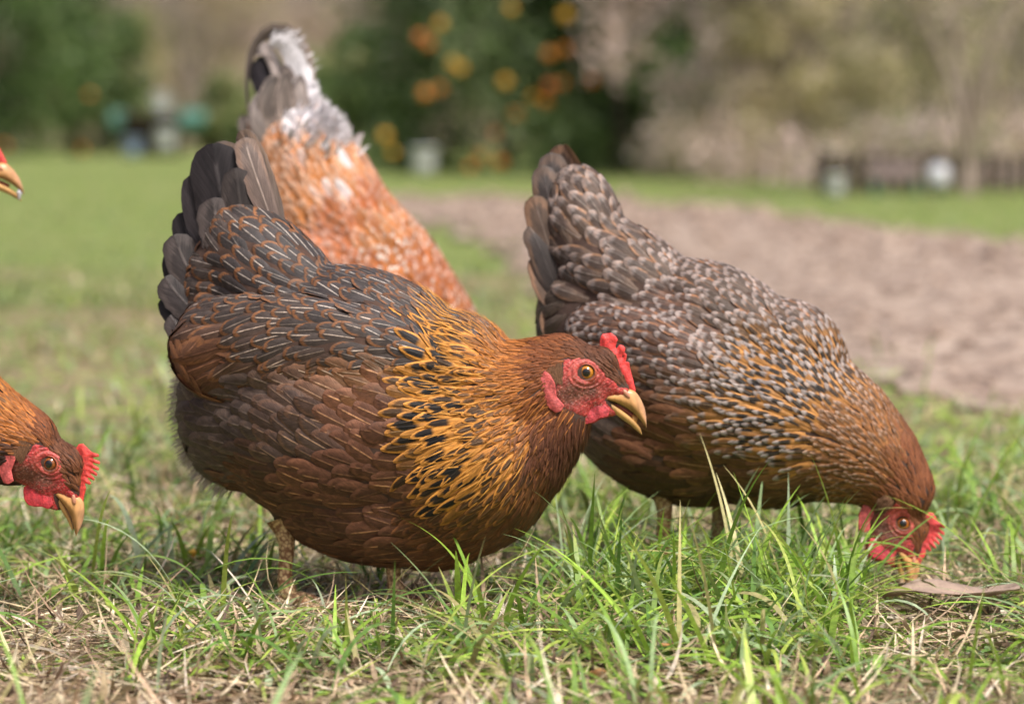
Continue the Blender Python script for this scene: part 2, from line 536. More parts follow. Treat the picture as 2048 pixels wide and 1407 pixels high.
def head_blob(hen, head, extra, voxel, smooth):
    """one continuous body surface: body ellipsoids plus skull"""
    bm = bmesh.new()
    for (px, py, l, rx, rz, ry, tilt) in extra:
        m = Matrix.Translation(hen.H(px, py, l)) @ Matrix.Rotation(math.radians(tilt), 4, 'Y') @ \
            Matrix.Diagonal((rx * hen.k * hen.kx, ry * hen.k, rz * hen.k, 1))
        bmesh.ops.create_icosphere(bm, subdivisions=4, radius=1, matrix=m)
    for (cx, cy, l, rx, rz, ry) in head.skull():
        m = Matrix.Translation(head.P(cx, cy, l)) @ head.R.to_4x4() @ Matrix.Diagonal((rx * head.u, ry * head.u, rz * head.u, 1))
        bmesh.ops.create_icosphere(bm, subdivisions=4, radius=1, matrix=m)
    me = bpy.data.meshes.new('body'); bm.to_mesh(me); bm.free()
    o = bpy.data.objects.new('body', me); COL.objects.link(o)
    r = o.modifiers.new('r', 'REMESH'); r.mode = 'VOXEL'; r.voxel_size = voxel; r.use_smooth_shade = True
    sm = o.modifiers.new('s', 'SMOOTH'); sm.factor = 0.5; sm.iterations = smooth
    bake(o); o.parent = hen.root
    return o


def solid_poly(name, hen, head, poly, thick, lat, mat, parent, col, voxel=None, tiltx=0.0, bulge=0.0, smooth=3):
    """a fleshy flat part from an outline, with real thickness"""
    u = head.u
    bm = bmesh.new()
    cx0 = sum(p[0] for p in poly) / len(poly); cy0 = sum(p[1] for p in poly) / len(poly); ytop = min(p[1] for p in poly)
    vs = [bm.verts.new(((x - cx0), -thick / 2, -(y - cy0))) for x, y in poly]
    f = bm.faces.new(vs)
    r = bmesh.ops.extrude_face_region(bm, geom=[f])
    for v in r['geom']:
        if isinstance(v, bmesh.types.BMVert): v.co.y += thick
    bmesh.ops.recalc_face_normals(bm, faces=bm.faces)
    me = bpy.data.meshes.new(name); bm.to_mesh(me); bm.free()
    o = bpy.data.objects.new(name, me); COL.objects.link(o)
    m = o.modifiers.new('r', 'REMESH'); m.mode = 'VOXEL'; m.voxel_size = voxel or 7.0; m.use_smooth_shade = True
    m = o.modifiers.new('s', 'SMOOTH'); m.factor = 0.5; m.iterations = smooth
    bake(o)
    me = o.data; cols = []
    for v in me.vertices:
        x, y, z = v.co
        dd = dpoly(x + cx0, cy0 - z, poly)
        y2 = y * (0.45 + 0.55 * min(1, dd / 45.0)) + math.sin(x * .05 + z * .031) * bulge * 3
        y2 += math.tan(tiltx) * (cy0 - z - ytop)
        v.co = head.P(x + cx0, cy0 - z, lat + y2)
        n = 0.85 + 0.3 * random.random()
        e = 1.0 + 0.25 * (1 - min(1, dd / 25.0))
        cols.append((col[0] * n * e, col[1] * n * e, col[2] * n * e, 1))
    at = me.attributes.new('col', 'FLOAT_COLOR', 'POINT'); at.data.foreach_set('color', np.array(cols, np.float32).ravel())
    me.materials.append(mat); o.parent = parent
    me.polygons.foreach_set('use_smooth', np.ones(len(me.polygons), dtype=bool))
    return o


def loft_beak(name, head, prof, upper, parent, colf, n=20, m=14):
    """profile rows (cx, top, bottom, half width)"""
    prof = np.array(prof, float); V = []; Fc = []; C = []
    ts = np.linspace(0, 1, n); src = np.linspace(0, 1, len(prof))
    for i, t in enumerate(ts):
        cx, tp, bt, hw = [np.interp(t, src, prof[:, j]) for j in range(4)]
        for j in range(m):
            a = math.pi * 2 * j / m
            ca, sa = math.cos(a), math.sin(a)
            mid = bt if upper else tp; h = (bt - tp)
            if upper:
                z = bt - h * max(sa, 0) ** 0.9 - (-h * 0.0 if sa >= 0 else 0) - (h * 0.12 * sa if sa < 0 else 0) * -1
                l = hw * (abs(ca) ** 0.75) * (1 if ca > 0 else -1)
            else:
                z = tp + h * max(-sa, 0) ** 0.9 + (h * 0.10 * max(sa, 0))
                l = hw * (abs(ca) ** 0.75) * (1 if ca > 0 else -1)
            V.append(head.P(cx, z, l)); C.append((*colf(t, z, bt, tp), 1))
    for i in range(n - 1):
        for j in range(m):
            Fc.append((i * m + j, i * m + (j + 1) % m, (i + 1) * m + (j + 1) % m, (i + 1) * m + j))
    Fc.append(tuple(range(m))[::-1]); Fc.append(tuple(range((n - 1) * m, n * m)))
    return mesh_obj(name, [tuple(v) for v in V], Fc, M_HORN, parent, True, {'col': C})


def eyeball(head, side, bvh, parent, rad=80, iris=(0.62, 0.22, 0.02)):
    o_ = head.P(1125, 622, side * 500)
    d = (head.P(1125, 622, 0) - o_).normalized()
    hit, _, _, _ = bvh.ray_cast(o_, d)
    surf = head.inv(hit)[2] if hit else side * 175
    l0 = surf - side * (rad * 0.62)
    V = []; C = []; Fc = []; n, m = 36, 40
    for i in range(n + 1):
        th = math.pi * i / n          # 0 at the pole facing out
        for j in range(m):
            a = 2 * math.pi * j / m
            rr = rad * math.sin(th); yy = rad * math.cos(th)
            V.append(tuple(head.P(1125 + rr * math.cos(a), 622 + rr * math.sin(a), l0 + side * yy)))
            if rr < 36 and th < 1.5: c = (0.004, 0.004, 0.005)
            elif rr < 42 and th < 1.5: c = tuple(x * 0.4 for x in iris)
            elif rr < 68 and th < 1.5:
                q = 0.75 + 0.4 * (0.5 + 0.5 * math.sin(a * 11 + 1.3 * math.sin(a * 5))); c = tuple(x * q for x in iris)
            else: c = (0.05, 0.02, 0.012)
            C.append((*c, 1))
        if i:
            for j in range(m): Fc.append(((i - 1) * m + j, (i - 1) * m + (j + 1) % m, i * m + (j + 1) % m, i * m + j))
    e = mesh_obj('eye', V, Fc, M_EYE, parent, True, {'col': C})
    # eyelid ring
    V = []; C = []; Fc = []; R1, r1 = 84, 15; n, m = 40, 10
    for i in range(n):
        a = 2 * math.pi * i / n
        for j in range(m):
            b = 2 * math.pi * j / m
            q = R1 + r1 * math.cos(b) * (1.0 + 0.3 * math.sin(a))
            V.append(tuple(head.P(1125 + q * math.cos(a) * 1.05, 622 + q * math.sin(a) * 0.93, surf + side * (-2 + r1 * 0.9 * math.sin(b)))))
            C.append((0.42, 0.09, 0.05, 1) if math.cos(b) > -.3 else (0.16, 0.06, 0.035, 1))
            Fc.append((i * m + j, i * m + (j + 1) % m, ((i + 1) % n) * m + (j + 1) % m, ((i + 1) % n) * m + j))
    mesh_obj('eyelid', V, Fc, M_SKIN, e, True, {'col': C})
    return surf


def face_patch(head, side, bvh, parent, step=9):
    xs = np.arange(820, 1600, step); ys = np.arange(470, 1110, step)
    idx = {}; V = []; C = []; Fc = []
    red = np.array(head.red)
    for i, x in enumerate(xs):
        for j, y in enumerate(ys):
            if not inpoly(x, y, FACE): continue
            o_ = head.P(x, y, side * 500); d = (head.P(x, y, 0) - o_).normalized()
            hit, n, _, _ = bvh.ray_cast(o_, d)
            if hit is None: continue
            l = head.inv(hit)[2]
            if l * side < 2: continue
            dd = dpoly(x, y, FACE); de = math.hypot((x - 1125) / 1.05, (y - 622) / 0.95)
            h = -2 + 12 * min(1, dd / 40)
            h += 11 * math.exp(-((de - 112) / 16) ** 2) - 6 * math.exp(-((de - 140) / 9) ** 2) + 5 * math.exp(-((de - 160) / 10) ** 2) - 4 * math.exp(-((de - 182) / 10) ** 2)
            if de < 82: h -= 45 * (1 - (de / 82) ** 2) + 8
            h += 4 * math.sin(x * .11 + 2 * math.sin(y * .05)) * math.sin(y * .12) * min(1, dd / 30)
            h += random.uniform(-1.6, 1.6)
            V.append(tuple(head.P(x, y, l + side * h))); idx[(i, j)] = len(V) - 1
            # brownish bristly cheek, red round the eye and at the comb
            br = 1.25 * math.exp(-(((x - 960) / 150) ** 2 + ((y - 830) / 130) ** 2)) + 0.9 * math.exp(-(((x - 1180) / 130) ** 2 + ((y - 800) / 70) ** 2))
            br = min(1, br) * random.uniform(.8, 1.1)
            pk = math.exp(-((de - 120) / 50) ** 2) * 0.35
            c = red * (1 - br) + np.array((0.17, 0.06, 0.038)) * br
            c = c * (1 - pk) + np.array((0.62, 0.16, 0.12)) * pk
            if x > 1440: c = c * 0.5 + np.array((0.65, 0.08, 0.07)) * 0.5
            c = c * random.uniform(.72, 1.18)
            if random.random() < .07: c = c * .5 + np.array((.55, .30, .24)) * .5
            C.append((*c, 1))
    for (i, j), a in idx.items():
        b, c_, d_ = idx.get((i + 1, j)), idx.get((i + 1, j + 1)), idx.get((i, j + 1))
        if None not in (b, c_, d_): Fc.append((a, b, c_, d_) if side > 0 else (d_, c_, b, a))
    return mesh_obj('face_skin', V, Fc, M_SKIN, parent, True, {'col': C})


def tuft(head, side, bvh, parent, col=(0.20, 0.10, 0.055), n=380):
    """ear tuft: short bristles over the ear opening"""
    pl = Plumage(); st = S(60, 9, 5, col, lace=K0, shaft=(*[c * 1.7 for c in col], .7))
    for _ in range(n):
        while True:
            x = random.uniform(735, 900); y = random.uniform(505, 690)
            if inpoly(x, y, [(770, 520), (830, 495), (880, 515), (925, 575), (915, 670), (870, 720), (810, 670), (745, 610)]): break
        o_ = head.P(x, y, side * 500); d = (head.P(x, y, 0) - o_).normalized()
        hit, nn, _, _ = bvh.ray_cast(o_, d)
        if hit is None: continue
        l = head.inv(hit)[2]
        L = random.uniform(40, 75); a = math.radians(random.uniform(60, 115)); dome = 18 * (1 - min(1, math.hypot((x - 830) / 90, (y - 600) / 110)))
        C = []; 
        for t in T_NEAR: C.append(tuple(head.P(x + math.cos(a) * L * t * .5, y + math.sin(a) * L * t, l + side * (5 + dome + 9 * math.sin(t * 2.6)))))
        C = np.array(C); nr = np.array([tuple(head.R @ Vector((0, side, 0)))] * len(C)); tg = np.gradient(C, axis=0)
        sd = np.cross(nr, tg); sd /= np.linalg.norm(sd, axis=1)[:, None]
        pl.add(C, sd, nr, random.uniform(2.5, 5) * head.u, st, T_NEAR, np.array([-1, 0, 1.0]), 0.6, 0.3)
    return pl.build('ear_tuft', parent)


def eye_material():
    t = NT('eye'); t.base(t.attr('col').outputs['Color'])
    return t.set(Roughness=0.12, Coat_Weight=1.0, Coat_Roughness=0.02)


M_EYE = eye_material()


def bristles(head, side, bvh, parent, n=420):
    """short bristly feathers on the cheek, brow and chin"""
    pl = Plumage()
    sty = [S(0, 0, 0, c, K0, (0.55, 0.33, 0.24, .5)) for c in ((0.13, 0.05, 0.032), (0.24, 0.09, 0.06), (0.40, 0.20, 0.15))]
    for _ in range(n):
        q = random.random()
        if q < .5: x, y = random.gauss(970, 75), random.gauss(830, 80)
        elif q < .8: x, y = random.gauss(1150, 90), random.gauss(860, 60)
        else: x, y = random.gauss(1230, 90), random.gauss(1040, 25)
        if not inpoly(x, y, FACE): continue
        o_ = head.P(x, y, side * 500); d = (head.P(x, y, 0) - o_).normalized(); hit = bvh.ray_cast(o_, d)[0]
        if hit is None: continue
        l = head.inv(hit)[2]; L = random.uniform(16, 42); a = math.radians(random.gauss(150, 25))
        C = np.array([tuple(head.P(x + math.cos(a) * L * t, y + math.sin(a) * L * t, l + side * (8 + 8 * t))) for t in (0, .4, .75, 1)])
        nr = np.array([tuple(head.R @ Vector((0, side, 0)))] * 4); tg = np.gradient(C, axis=0); sd = np.cross(nr, tg); sd /= np.linalg.norm(sd, axis=1)[:, None] + 1e-9
        pl.add(C, sd, nr, random.uniform(1.6, 3.4) * head.u, random.choice(sty), np.array([0, .4, .75, .99]), np.array([-1, 0, 1.0]), 1.0, .2)
    return pl.build('bristles', parent)


def make_head(hen, head, bvh, bits=True, open_beak=True):
    r = hen.root
    for sd in (-1, 1):
        face_patch(head, sd, bvh, r)
        eyeball(head, sd, bvh, r, iris=head.iris)
        tuft(head, sd, bvh, r)
        bristles(head, sd, bvh, r)
    # side anchored fleshy parts
    def lat(x, y, sd):
        o_ = head.P(x, y, sd * 500); d = (head.P(x, y, 0) - o_).normalized()
        h = bvh.ray_cast(o_, d)[0]
        return head.inv(h)[2] if h else sd * 90
    for sd in (-1, 1):
        solid_poly('ear_lobe', hen, head, LOBE, 34, lat(800, 780, sd) + sd * 10, M_SKIN, r, (0.5, 0.09, 0.085), tiltx=0.0, bulge=1)
        solid_poly('wattle', hen, head, WATTLE if sd < 0 else [(x - 10, y + 30) for x, y in WATTLE], 28, sd * 92, M_SKIN, r, head.wat, tiltx=sd * 0.10, bulge=0.8)
    solid_poly('comb', hen, head, head.comb, 46, 0, M_SKIN, r, head.cmb, voxel=6, bulge=1.5, smooth=2)

    def cu(t, z, b, tp):
        q = (b - z) / max(1, b - tp)
        a = np.array((0.66, 0.34, 0.12)); c = np.array((0.60, 0.33, 0.23))
        m = np.clip((t - .35) * 1.6, 0, 1) * np.clip(q * 1.6, 0, 1)
        v = a * (1 - m) + c * m
        v = v * (1 - .22 * max(0, math.sin(t * 17 + z * .05)) ** 3)
        if t > .9: v = v * .7
        return tuple(v * random.uniform(.93, 1.07))

    def cl(t, z, b, tp):
        v = np.array((0.66, 0.37, 0.13)) * (1 - t * .25)
        return tuple(v * random.uniform(.92, 1.08))
    up = [(1180, 872, 890, 88), (1240, 848, 880, 92), (1300, 828, 884, 90), (1400, 800, 912, 84), (1500, 785, 962, 70), (1560, 795, 1008, 58), (1600, 832, 1048, 48),
          (1640, 895, 1095, 36), (1668, 960, 1135, 25), (1686, 1035, 1160, 15), (1690, 1110, 1168, 8), (1682, 1160, 1176, 3)]
    lo = [(1190, 893, 905, 84), (1240, 893, 925, 82), (1300, 908, 960, 76), (1370, 938, 1018, 66), (1450, 990, 1082, 54), (1530, 1055, 1135, 40), (1590, 1112, 1190, 30),
          (1630, 1165, 1222, 18), (1646, 1215, 1236, 6)]
    if not open_beak:
        lo = [(a, b - (a - 1190) * 0.10 - 6, c - (a - 1190) * 0.17 - 6, d * .93) for a, b, c, d in lo][:-1]
    ub = loft_beak('upper_beak', head, up, True, r, cu)
    loft_beak('lower_beak', head, lo, False, r, cl)
    if open_beak:
        loft_beak('tongue', head, [(1200, 885, 900, 60), (1300, 900, 925, 55), (1400, 935, 970, 44), (1500, 985, 1030, 30), (1560, 1030, 1070, 14)], False, r,
                  lambda *a: (0.28, 0.07, 0.06))
    # nostril flap on each side
    for sd in (-1, 1):
        V = []; Fc = []; C = []
        bm = bmesh.new(); bmesh.ops.create_uvsphere(bm, u_segments=16, v_segments=10, radius=1)
        for v in bm.verts:
            x, y, z = v.co
            V.append(tuple(head.P(1500 + x * 52 * math.cos(.9) - z * 22 * math.sin(.9), 832 + x * 52 * math.sin(.9) + z * 22 * math.cos(.9), sd * 62 + y * 18)))
            C.append((0.6, 0.27, 0.17, 1))
        Fc = [tuple(v.index for v in f.verts) for f in bm.faces]; bm.free()
        mesh_obj('nostril', V, Fc, M_HORN, ub, True, {'col': C})


def face_reject(head):
    FB = [(915, 515), (985, 495), (1080, 492), (1180, 515), (1250, 570), (1320, 650), (1390, 715), (1440, 760), (1650, 740), (1750, 1250), (1330, 1110), (1100, 1060), (985, 990),
          (910, 950), (860, 890), (842, 800), (862, 700), (905, 650)]

    def f(p, px, py):
        x, y, l = head.inv(p)
        if inpoly(x, y, FB) : return True
        return False
    return f


def leg(hen, px, pfoot, l, top, col=(0.55, 0.38, 0.2), dark=False, heading=0.0, scale=1.0):
    """scaly shank with three front toes and a hind toe, standing on the ground"""
    r = hen.root
    k = hen.k * scale
    hip = hen.H(px, top, l); foot = Vector((hen.H(pfoot, 0, l).x, l * hen.k, 0.008))
    global M_SCALE
    if M_SCALE is None:
        t = NT('scaly_leg'); o = t.obj(); v = t.n('ShaderNodeTexVoronoi'); v.inputs['Scale'].default_value = 330; t.l(o, v.inputs[0])
        a = t.attr('col'); t.base(t.mix(t.ramp(v.outputs['Distance'], 0.2, 0.75), a.outputs['Color'], (0.22, 0.10, 0.05)))
        t.bump(v.outputs['Distance'], -0.8, 0.002); t.set(Roughness=0.5); M_SCALE = t.m

    def tube(name, pts, rads, c, par):
        V = []; Fc = []; C = []; m = 12
        for i, (p, rr) in enumerate(zip(pts, rads)):
            tg = (pts[min(i + 1, len(pts) - 1)] - pts[max(i - 1, 0)]).normalized()
            s_ = tg.cross(Vector((0, 1, 0.01))).normalized(); u_ = s_.cross(tg)
            for j in range(m):
                a = 2 * math.pi * j / m
                V.append(tuple(p + s_ * math.cos(a) * rr + u_ * math.sin(a) * rr)); C.append((*c, 1))
        for i in range(len(pts) - 1):
            for j in range(m): Fc.append((i * m + j, i * m + (j + 1) % m, (i + 1) * m + (j + 1) % m, (i + 1) * m + j))
        Fc.append(tuple(range(m))); Fc.append(tuple(range((len(pts) - 1) * m, len(pts) * m)))
        return mesh_obj(name, V, Fc, M_SCALE, par, True, {'col': C})
    n = 8
    pts = [hip.lerp(foot, i / (n - 1)) + Vector((0.003 * math.sin(i * .9), 0, 0)) for i in range(n)]
    sh = tube('leg', pts, [.013, .0095, .0075, .0068, .0066, .007, .0085, .009], col, r)
    tc = (0.03, 0.025, 0.022) if dark else col
    for a, L in ((0, .065), (0.55, .055), (-0.55, .055), (math.pi + .3, .025)):
        a += heading
        d = Vector((math.cos(a), math.sin(a), 0)); pp = []
        for i in range(8):
            t = i / 7; pp.append(foot + d * L * t + Vector((0, 0, 0.004 * math.sin(t * 9) * (1 - t) + 0.001 - 0.004 * t)))
        tube('toe', pp, [.0078, .0066, .007, .0056, .006, .0048, .003, .0008], tc, sh)
    return sh


# ------------------------------------------------------------------ feather styles
RUST = (0.26, 0.105, 0.038)
WHT = (0.62, 0.53, 0.46)
BLK = (0.012, 0.011, 0.012)
BACK = S(66, 19, 21, (0.056, 0.046, 0.045), (*RUST, .7), (*WHT, .85), lift=5.0)
MANTLE = S(60, 14, 16.5, (0.058, 0.048, 0.047), (*RUST, .7), (*WHT, .9), lift=5.0)
SADDLE = S(76, 23, 26, (0.048, 0.039, 0.038), (*RUST, .8), (*WHT, .7), lift=5.0)
CUSHION = S(76, 22, 24, (0.085, 0.063, 0.054), (*RUST, .75), (*WHT, .4), lift=5.0)
WING = S(66, 19, 21, (0.064, 0.048, 0.042), (*RUST, .7), (0.66, 0.52, 0.42, .85), lift=5.0)
WING_LOW = S(70, 19, 21, (0.088, 0.048, 0.030), (*RUST, .6), (0.55, 0.36, 0.22, .6), lift=5.0)
WING_END = S(150, 24, 26, (0.115, 0.052, 0.028), (*RUST, .35), (0.30, 0.13, 0.07, .8), lift=12)
BELLY = S(78, 26, 26, (0.115, 0.048, 0.027), (0.24, 0.10, 0.055, .4), (0.60, 0.30, 0.14, .9), lift=7, cup=.25)
BELLY_GREY = S(80, 26, 27, (0.098, 0.064, 0.053), (0.22, 0.11, 0.06, .4), (0.55, 0.33, 0.2, .8), lift=7, cup=.25)
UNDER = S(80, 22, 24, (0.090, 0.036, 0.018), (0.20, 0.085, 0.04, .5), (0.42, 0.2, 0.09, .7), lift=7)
FLUFF = S(86, 28, 26, (0.085, 0.060, 0.050), (0.16, 0.10, 0.07, .25), (0.35, 0.27, 0.22, .45), lift=10, stiff=.12)
HACK_LOW = S(90, 14, 15.5, (0.60, 0.255, 0.048), K0, (0.8, 0.6, 0.3, .0), (*BLK, 1.0), lift=10)
HACK_MID = S(58, 10, 12.5, (0.54, 0.225, 0.045), K0, (0.75, 0.55, 0.35, .25), (*BLK, .9), lift=9)
HACK_UP = S(46, 7, 10, (0.50, 0.19, 0.040), K0, (0.75, 0.55, 0.4, .6), (*BLK, .65), lift=7)
NECK = S(36, 4.6, 7.2, (0.46, 0.155, 0.034), K0, (0.7, 0.42, 0.2, .3), (0.07, 0.03, 0.015, .5), lift=6)
HEADF = S(26, 3.6, 5.6, (0.24, 0.075, 0.025), K0, (0.5, 0.25, 0.12, .35), (0.05, 0.02, 0.012, .4), lift=4)
CROWN = S(20, 2.8, 4.8, (0.12, 0.045, 0.022), K0, (0.3, 0.16, 0.1, .4), K0, lift=3)
THROAT = S(42, 4.6, 7.0, (0.115, 0.042, 0.024), K0, (0.35, 0.18, 0.1, .4), K0, lift=9, stiff=.25)
BREAST = S(72, 13, 16, (0.20, 0.075, 0.026), K0, (0.6, 0.35, 0.15, .35), (*BLK, .65), lift=8)
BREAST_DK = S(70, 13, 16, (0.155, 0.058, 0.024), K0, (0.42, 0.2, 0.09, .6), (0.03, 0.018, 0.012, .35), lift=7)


def scale_style(s, f, col=None):
    q = s.copy(); q[:4] *= f
    if col is not None:
        for i in (6, 9, 13, 17, 21, 25): q[i:i + 3] *= np.array(col)
    return q


# ================================================================== MAIN HEN
hen = Hen('hen', 720, 2.60, math.radians(-14), 'brown laced hen with gold and black neck feathers, head raised, crumb in its open beak', group='hens feeding on the grass')
hen.kx = 1.03
hd = Head(hen, 1173, 744, rot=0, yaw=8, scale=1.03)
hd.iris = (0.62, 0.24, 0.025); hd.wat = (0.48, 0.05, 0.06); hd.cmb = (0.68, 0.055, 0.05)
hen.ell(700, 815, 315, 255, 195, 14)
hen.ell(905, 915, 205, 200, 165, 0)
hen.ell(505, 800, 142, 185, 140, 10)
hen.ell(770, 1008, 235, 122, 135, 4)
hen.ell(860, 1050, 130, 88, 110, 0)
hen.ell(560, 590, 215, 118, 92, 52)
hen.ell(770, 680, 215, 125, 130, 26)
hen.ell(915, 735, 118, 108, 130, 26)
hen.ell(455, 560, 85, 140, 62, 20)
hen.ell(420, 690, 58, 95, 60, 0)
hen.chain([(900, 805, 156, 128, -8), (985, 808, 120, 98, -10), (1060, 776, 96, 70, -8), (1120, 748, 80, 52, -3)])
hen.chain([(1020, 900, 120, 92, -8), (1085, 850, 88, 64, -5), (1130, 800, 62, 44, -2)])
body = head_blob(hen, hd, hen.ells, 0.0026, 5)
print('main body verts', len(body.data.vertices))


def paint_body(o, col):
    me = o.data; at = me.attributes.new('col', 'FLOAT_COLOR', 'POINT')
    at.data.foreach_set('color', np.tile(np.array((*col, 1), np.float32), len(me.vertices)))
    me.materials.clear(); me.materials.append(M_DOWN)


paint_body(body, (0.075, 0.04, 0.028))
bb = bvh_of(body)
rej0 = face_reject(hd)


def rej_main(p, px, py):
    if px > 1010 and rej0(p, px, py): return True
    return False


ctrl = [
    (1120, 668, HEADF, -1, -.05, .6), (1180, 672, CROWN, -1, -.15, .6), (1215, 705, CROWN, -1, -.6, .6), (1060, 690, NECK, -1, .12, .6),
    (1090, 705, HEADF, -1, .12, .6), (1000, 705, HACK_UP, -1, .02, .5), (1050, 760, NECK, -1, .35, .6), (1080, 740, HEADF, -1, .3, .6), (1095, 800, HEADF, -1, .9, .6),
    (960, 705, HACK_MID, -1, -.12, .4), (900, 680, HACK_MID, -1, -.30, .4), (900, 690, HACK_LOW, -1, -.38, .5), (900, 730, HACK_LOW, -1, -.15, .5), (855, 690, HACK_LOW, -1, -.3, .5),
    (835, 700, MANTLE, -1, -.3), (980, 640, MANTLE, -1, -.5), (900, 620, MANTLE, -1, -.45), (1005, 668, MANTLE, -1, -.5), (955, 640, MANTLE, -1, -.5), (930, 655, MANTLE, -1, -.45), (800, 600, MANTLE, -1, -.5), (840, 650, MANTLE, -1, -.35),
    (1000, 770, HACK_UP, -1, .22, .5), (940, 760, HACK_MID, -1, .02, .4), (905, 770, HACK_LOW, -1, .02, .6), (880, 830, HACK_LOW, -1, .08, .6), (940, 820, HACK_LOW, -1, .2, .6), (830, 800, BELLY, -1, -.3), (815, 860, BELLY, -1, -.3),
    (985, 840, HACK_MID, -1, .45, .5), (925, 870, HACK_LOW, -1, .45, .6), (1020, 850, HACK_UP, -1, .6, .5), (960, 930, HACK_LOW, -1, .7, .6), (900, 920, HACK_LOW, -1, .5, .6),
    (1020, 920, HACK_MID, -.9, .75, .5), (940, 985, HACK_LOW, -1, .6, .6), (930, 1030, BREAST, -1, .5, .4), (850, 940, BELLY, -1, -.1), (890, 1030, BREAST, -1, .4, .3), (960, 1000, BREAST, -1, .6, .3), (1060, 920, BREAST, -.8, .9, .4),
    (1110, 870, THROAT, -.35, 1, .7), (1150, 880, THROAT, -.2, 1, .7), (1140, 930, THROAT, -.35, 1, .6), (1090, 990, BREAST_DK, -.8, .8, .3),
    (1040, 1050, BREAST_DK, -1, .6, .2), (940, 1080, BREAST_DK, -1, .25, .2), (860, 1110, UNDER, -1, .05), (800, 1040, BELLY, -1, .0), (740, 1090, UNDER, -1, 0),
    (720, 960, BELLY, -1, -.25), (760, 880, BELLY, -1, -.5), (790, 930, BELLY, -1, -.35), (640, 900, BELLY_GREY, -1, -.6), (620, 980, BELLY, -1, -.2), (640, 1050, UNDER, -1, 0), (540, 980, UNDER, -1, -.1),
    (500, 880, FLUFF, -1, -.25), (440, 800, FLUFF, -1, -.15), (450, 940, FLUFF, -1, .1), (380, 760, FLUFF, -.8, .3), (390, 860, FLUFF, -.8, .1), (400, 690, FLUFF, -1, .1),
    (720, 560, BACK, -1, -.62), (640, 500, SADDLE, -.85, -.7), (560, 430, SADDLE, -.62, -.8), (520, 500, SADDLE, -.75, -.62), (500, 390, CUSHION, -.5, -.9),
    (600, 560, BACK, -1, -.42), (480, 560, SADDLE, -.95, -.4), (420, 560, CUSHION, -1, -.1), (430, 470, CUSHION, -.8, -.6), (400, 620, CUSHION, -1, .2), (700, 640, BACK, -1, -.3),
]

wings = []
# wings: a folded shell on each side, with its own coverts and flight feathers
for sd in (-1, 1):
    wb = hen.blob('wing', [(640, 692, sd * 136, 205, 112, 56, 4), (760, 698, sd * 116, 150, 96, 52, 8), (530, 690, sd * 126, 150, 112, 46, 0), (465, 675, sd * 112, 70, 88, 34, -5)], 0.004, 8, mat=M_DOWN)
    paint_body(wb, (0.075, 0.04, 0.028))
    for p in wb.data.polygons: p.use_smooth = True
    wc = [(850, 640, MANTLE, -1, -.3), (800, 630, MANTLE, -1, -.3), (700, 600, BACK, -1, -.15), (560, 590, WING, -1, .0), (480, 620, WING, -1, .15), (640, 660, WING, -1, .12), (740, 700, WING, -1, .1),
          (820, 760, WING, -1, .1), (560, 680, WING, -1, .22), (460, 680, WING_END, -1, .35), (430, 720, WING_END, -1, .55), (520, 760, WING_LOW, -1, .38), (640, 760, WING_LOW, -1, .3), (740, 780, WING_LOW, -1, .22), (600, 800, WING_LOW, -1, .3), (480, 800, WING_END, -1, .4)]
    grow(hen, wb, wc, 'coverts', wb, lambda p, a, b: (p.y * sd < 100 * hen.k or a > 856), seed=5 + sd)
    wings.append(wb)
    fl = Plumage()
    for i in range(9):      # stacked secondaries making the smooth rear lobe of the wing
        t = i / 8
        st = S(0, 0, 0, (0.115 + .02 * (i % 2), 0.052, 0.028), (*RUST, .25), (0.36, 0.18, 0.10, .9), lift=0)
        quill(fl, hen, [(640 + 20 * t, 700 + 80 * t, sd * (172 - 32 * t)), (540 + 8 * t, 688 + 105 * t, sd * (178 - 34 * t)), (455 + 62 * t, 664 + 135 * t, sd * (160 - 16 * t)), (404 + 76 * t, 655 + 155 * t, sd * (132 - 4 * t))],
              [13, 20, 22, 19], st, tilt=sd * 0.35)
    fl.build('flight_feathers', wb)

def joined(objs, name):
    V = []; Fc = []
    for o in objs:
        b0 = len(V); V += [tuple(v.co) for v in o.data.vertices]; Fc += [tuple(i + b0 for i in p.vertices) for p in o.data.polygons]
    o = mesh_obj(name, V, Fc); m = o.modifiers.new('r', 'REMESH'); m.mode = 'VOXEL'; m.voxel_size = 0.003
    m = o.modifiers.new('s', 'SMOOTH'); m.factor = .5; m.iterations = 3
    return bake(o)


def full_plumage(h, body_o, wings_o, ctrl_, rejf, front, **kw):
    u = joined([body_o] + wings_o, 'union'); bw_ = [bvh_of(w) for w in wings_o]; bb_ = bvh_of(body_o)

    def rj(p, px, py):
        if rejf(p, px, py): return True
        if px < front:
            db = bb_.find_nearest(p)[3]
            for q in bw_:
                if q.find_nearest(p)[3] < db and db > 3 * h.k: return True
        return False
    r_ = grow(h, u, ctrl_, 'plumage', h.root, rj, **kw)
    bpy.data.objects.remove(u)
    return r_


full_plumage(hen, body, wings, ctrl, rej_main, 850, seed=3)

